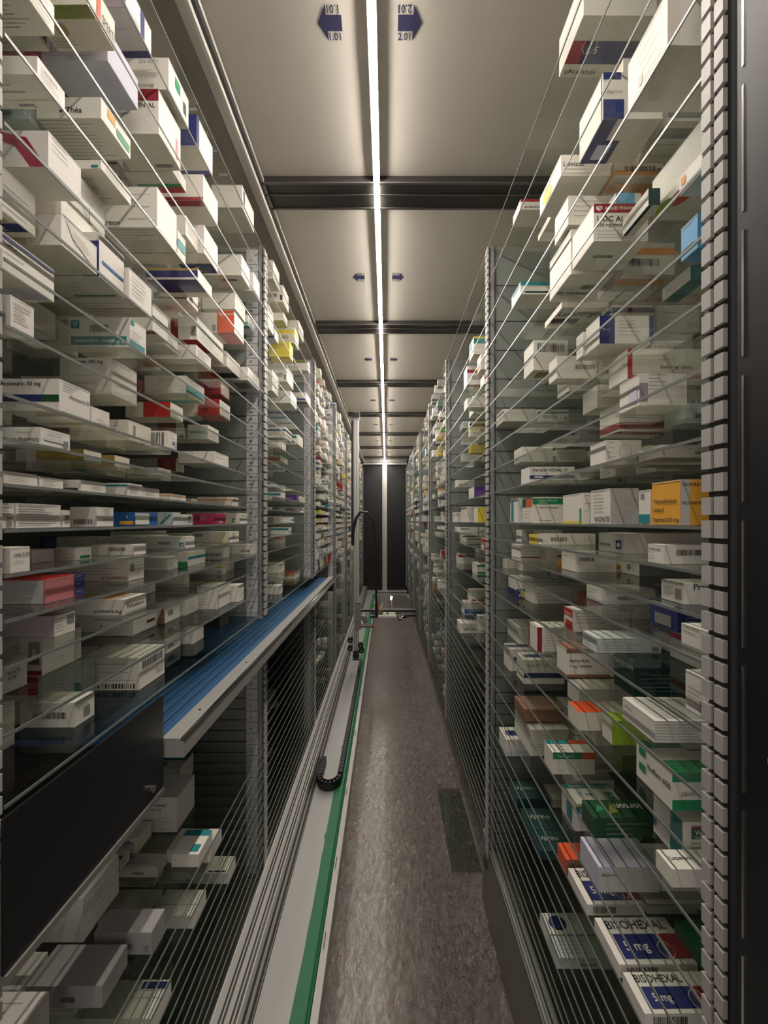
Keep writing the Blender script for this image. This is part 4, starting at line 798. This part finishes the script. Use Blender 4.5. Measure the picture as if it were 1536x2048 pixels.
# beige sheet below the left rack in the foreground
mb=MB(); mb.box(0,.004,0,.10,0,.45,M_beige); mb.build('beige_board',None,(-.62,.93,.005),'beige board standing under the near left rack','board')
mb=MB(); mb.box(0,.03,-.012,.012,0,.17,M_post); cyl(mb,(.032,0,.15),'x',.006,.012,M_steel,10); cyl(mb,(.032,0,.05),'x',.006,.012,M_steel,10)
mb.build('mounting_bracket',None,(-.505,1.47,0.01),'steel bracket with two bolts at the foot of the second left post','bracket')
for k in range(2,7):
    mb=MB(); mb.box(0,.03,-.012,.012,0,.17,M_post); cyl(mb,(.032,0,.15),'x',.006,.012,M_steel,10)
    mb.build('mounting_bracket',None,(-.505,YK[k]+.002,0.01),'steel bracket at the foot of the %s left post'%ORD[k],'bracket')

# ---------------------------------------------------------------- picking robot
ym=3.8
e=empty('picking_robot',(-.30,ym,EYE-1.36),'picking robot with a tall aluminium mast, cables and a flat gripper table','robot')
def local(mb): return mb
H=1.36+1.0
mb=MB(); mb.box(-.022,.026,-.02,.03,.06,H,M_alu); mb.build('mast',e)
mb=MB(); mb.box(.004,.0085,-.0215,-.0202,.06,H,M_alud); mb.box(-.013,-.009,-.0215,-.0202,.06,H,M_alud); mb.build('mast_groove',e)
mb=MB(); mb.box(-.026,.034,-.03,.04,H,H+.07,M_plinth); mb.box(-.03,.038,-.034,-.03,H+.01,H+.06,M_black); mb.build('mast_head',e)
mb=MB(); mb.box(-.046,-.024,-.024,.03,H-1.24,H-.02,M_black); mb.build('cable_duct',e)
mb=MB(); mb.box(-.01,.052,-.045,-.0215,.30,.55,M_plinth); mb.box(-.01,.052,-.046,-.0455,.55,.556,M_black); mb.build('lift_motor_cover',e)
mb=MB(); mb.tube([(-.03,-.03,1.12),(-.028,-.04,1.24),(.0,-.045,1.38),(.05,-.045,1.45),(.11,-.045,1.44),(.165,-.045,1.36),(.185,-.045,1.22),(.195,-.045,1.0),(.20,-.045,.7),(.205,-.045,.42)],.013,M_black,10); mb.build('ribbed_cable',e)
for i,(x,z) in enumerate(((-.055,.11),(-.055,.19),(.045,.14),(.055,.09))):
    mb=MB(); cyl(mb,(x,-.02,z),'y',.026,.04,M_black,18); cyl(mb,(x,-.042,z),'y',.006,.006,M_steel,10); mb.build('roller',e)
mb=MB(); mb.box(-.03,.035,-.05,-.022,.0,.085,M_black)
for x in (-.02,.025):
    for z in (.02,.065): cyl(mb,(x,-.052,z),'y',.005,.005,M_steel,8)
mb.build('foot_block',e)
# head: local z of the table
zt=.42
mb=MB(); mb.box(.14,.50,.0,.30,zt-.02,zt,M_black); mb.build('gripper_table',e)
mb=MB(); mb.box(.192,.40,-.012,-.001,zt-.014,zt+.010,mat('white_front_bar',(.8,.8,.77),.4)); mb.build('front_bar',e)
mb=MB()
for x0,x1 in ((.262,.302),(.32,.388)):
    mb.box(x0,x1,.02,.10,zt+.001,zt+.006,M_pcb); mb.box(x0,x1,.06,.075,zt+.006,zt+.018,mat('white_connector',(.8,.8,.75),.4))
    for q in range(5): mb.box(x0+.004+q*.007,x0+.007+q*.007,.03,.045,zt+.006,zt+.012,M_tooth)
mb.build('circuit_board',e)
mb=MB(); mb.box(.02,.60,.12,.15,zt+.012,zt+.030,M_black); mb.box(.02,.60,.20,.22,zt+.012,zt+.022,M_plinth); mb.box(.44,.60,.02,.05,zt-.012,zt+.006,M_black); mb.build('cross_rail',e)
for x in (.07,.43):
    mb=MB(); mb.tube([(x-.03,.01,zt+.03),(x-.028,.0,zt),(x-.01,-.01,zt-.02),(x+.012,-.01,zt-.02),(x+.03,.0,zt),(x+.034,.01,zt+.03)],.006,M_steel,8)
    cyl(mb,(x,0,zt-.012),'x',.012,.04,M_black,14); cyl(mb,(x,0,zt-.035),'x',.010,.03,M_black,12); mb.build('suction_gripper',e)
for x,dx,lit in ((.125,.02,False),(.355,-.008,True)):
    mb=MB(); mb.tube([(x,.16,zt+.02),(x,.16,zt+.07),(x+dx*.5,.16,zt+.10),(x+dx,.16,zt+.135)],.0045,M_tooth,8)
    g=mb.build('gooseneck',e)
    mb=MB(); mb.tube([(x+dx,.16,zt+.135),(x+dx*.8,.155,zt+.15),(x+dx*.3,.15,zt+.16)],.009,M_lamp if lit else M_tooth,10); mb.build('lamp_head',g)
rr=random.Random(11); mb=MB()
for q in range(14):
    x=.20+rr.uniform(-.03,.05); pts=[(x,.05+rr.uniform(0,.1),zt+.01)]
    for t in range(4): pts.append((pts[-1][0]+rr.uniform(-.02,.025),pts[-1][1]+rr.uniform(-.02,.02),zt+.01+(.03+.02*t if t<3 else .02)+rr.uniform(-.01,.02)))
    mb.tube(pts,.0028,M_copper if q%3 else M_tooth,6)
mb.build('wire_bundle',e)
mb=MB(); cyl(mb,(.09,-.02,zt-.03),'z',.020,.07,M_plinth,14); mb.box(.02,.16,-.03,-.01,zt-.09,zt-.075,M_steel); mb.box(.05,.17,-.035,-.012,zt-.105,zt-.095,mat('rust_red_rod',(.2,.07,.05),.5)); mb.tube([(.155+.025*math.cos(a*.4),-.03,zt-.12+.025*math.sin(a*.4)) for a in range(16)],.002,M_black,6); mb.build('valve_block',e)
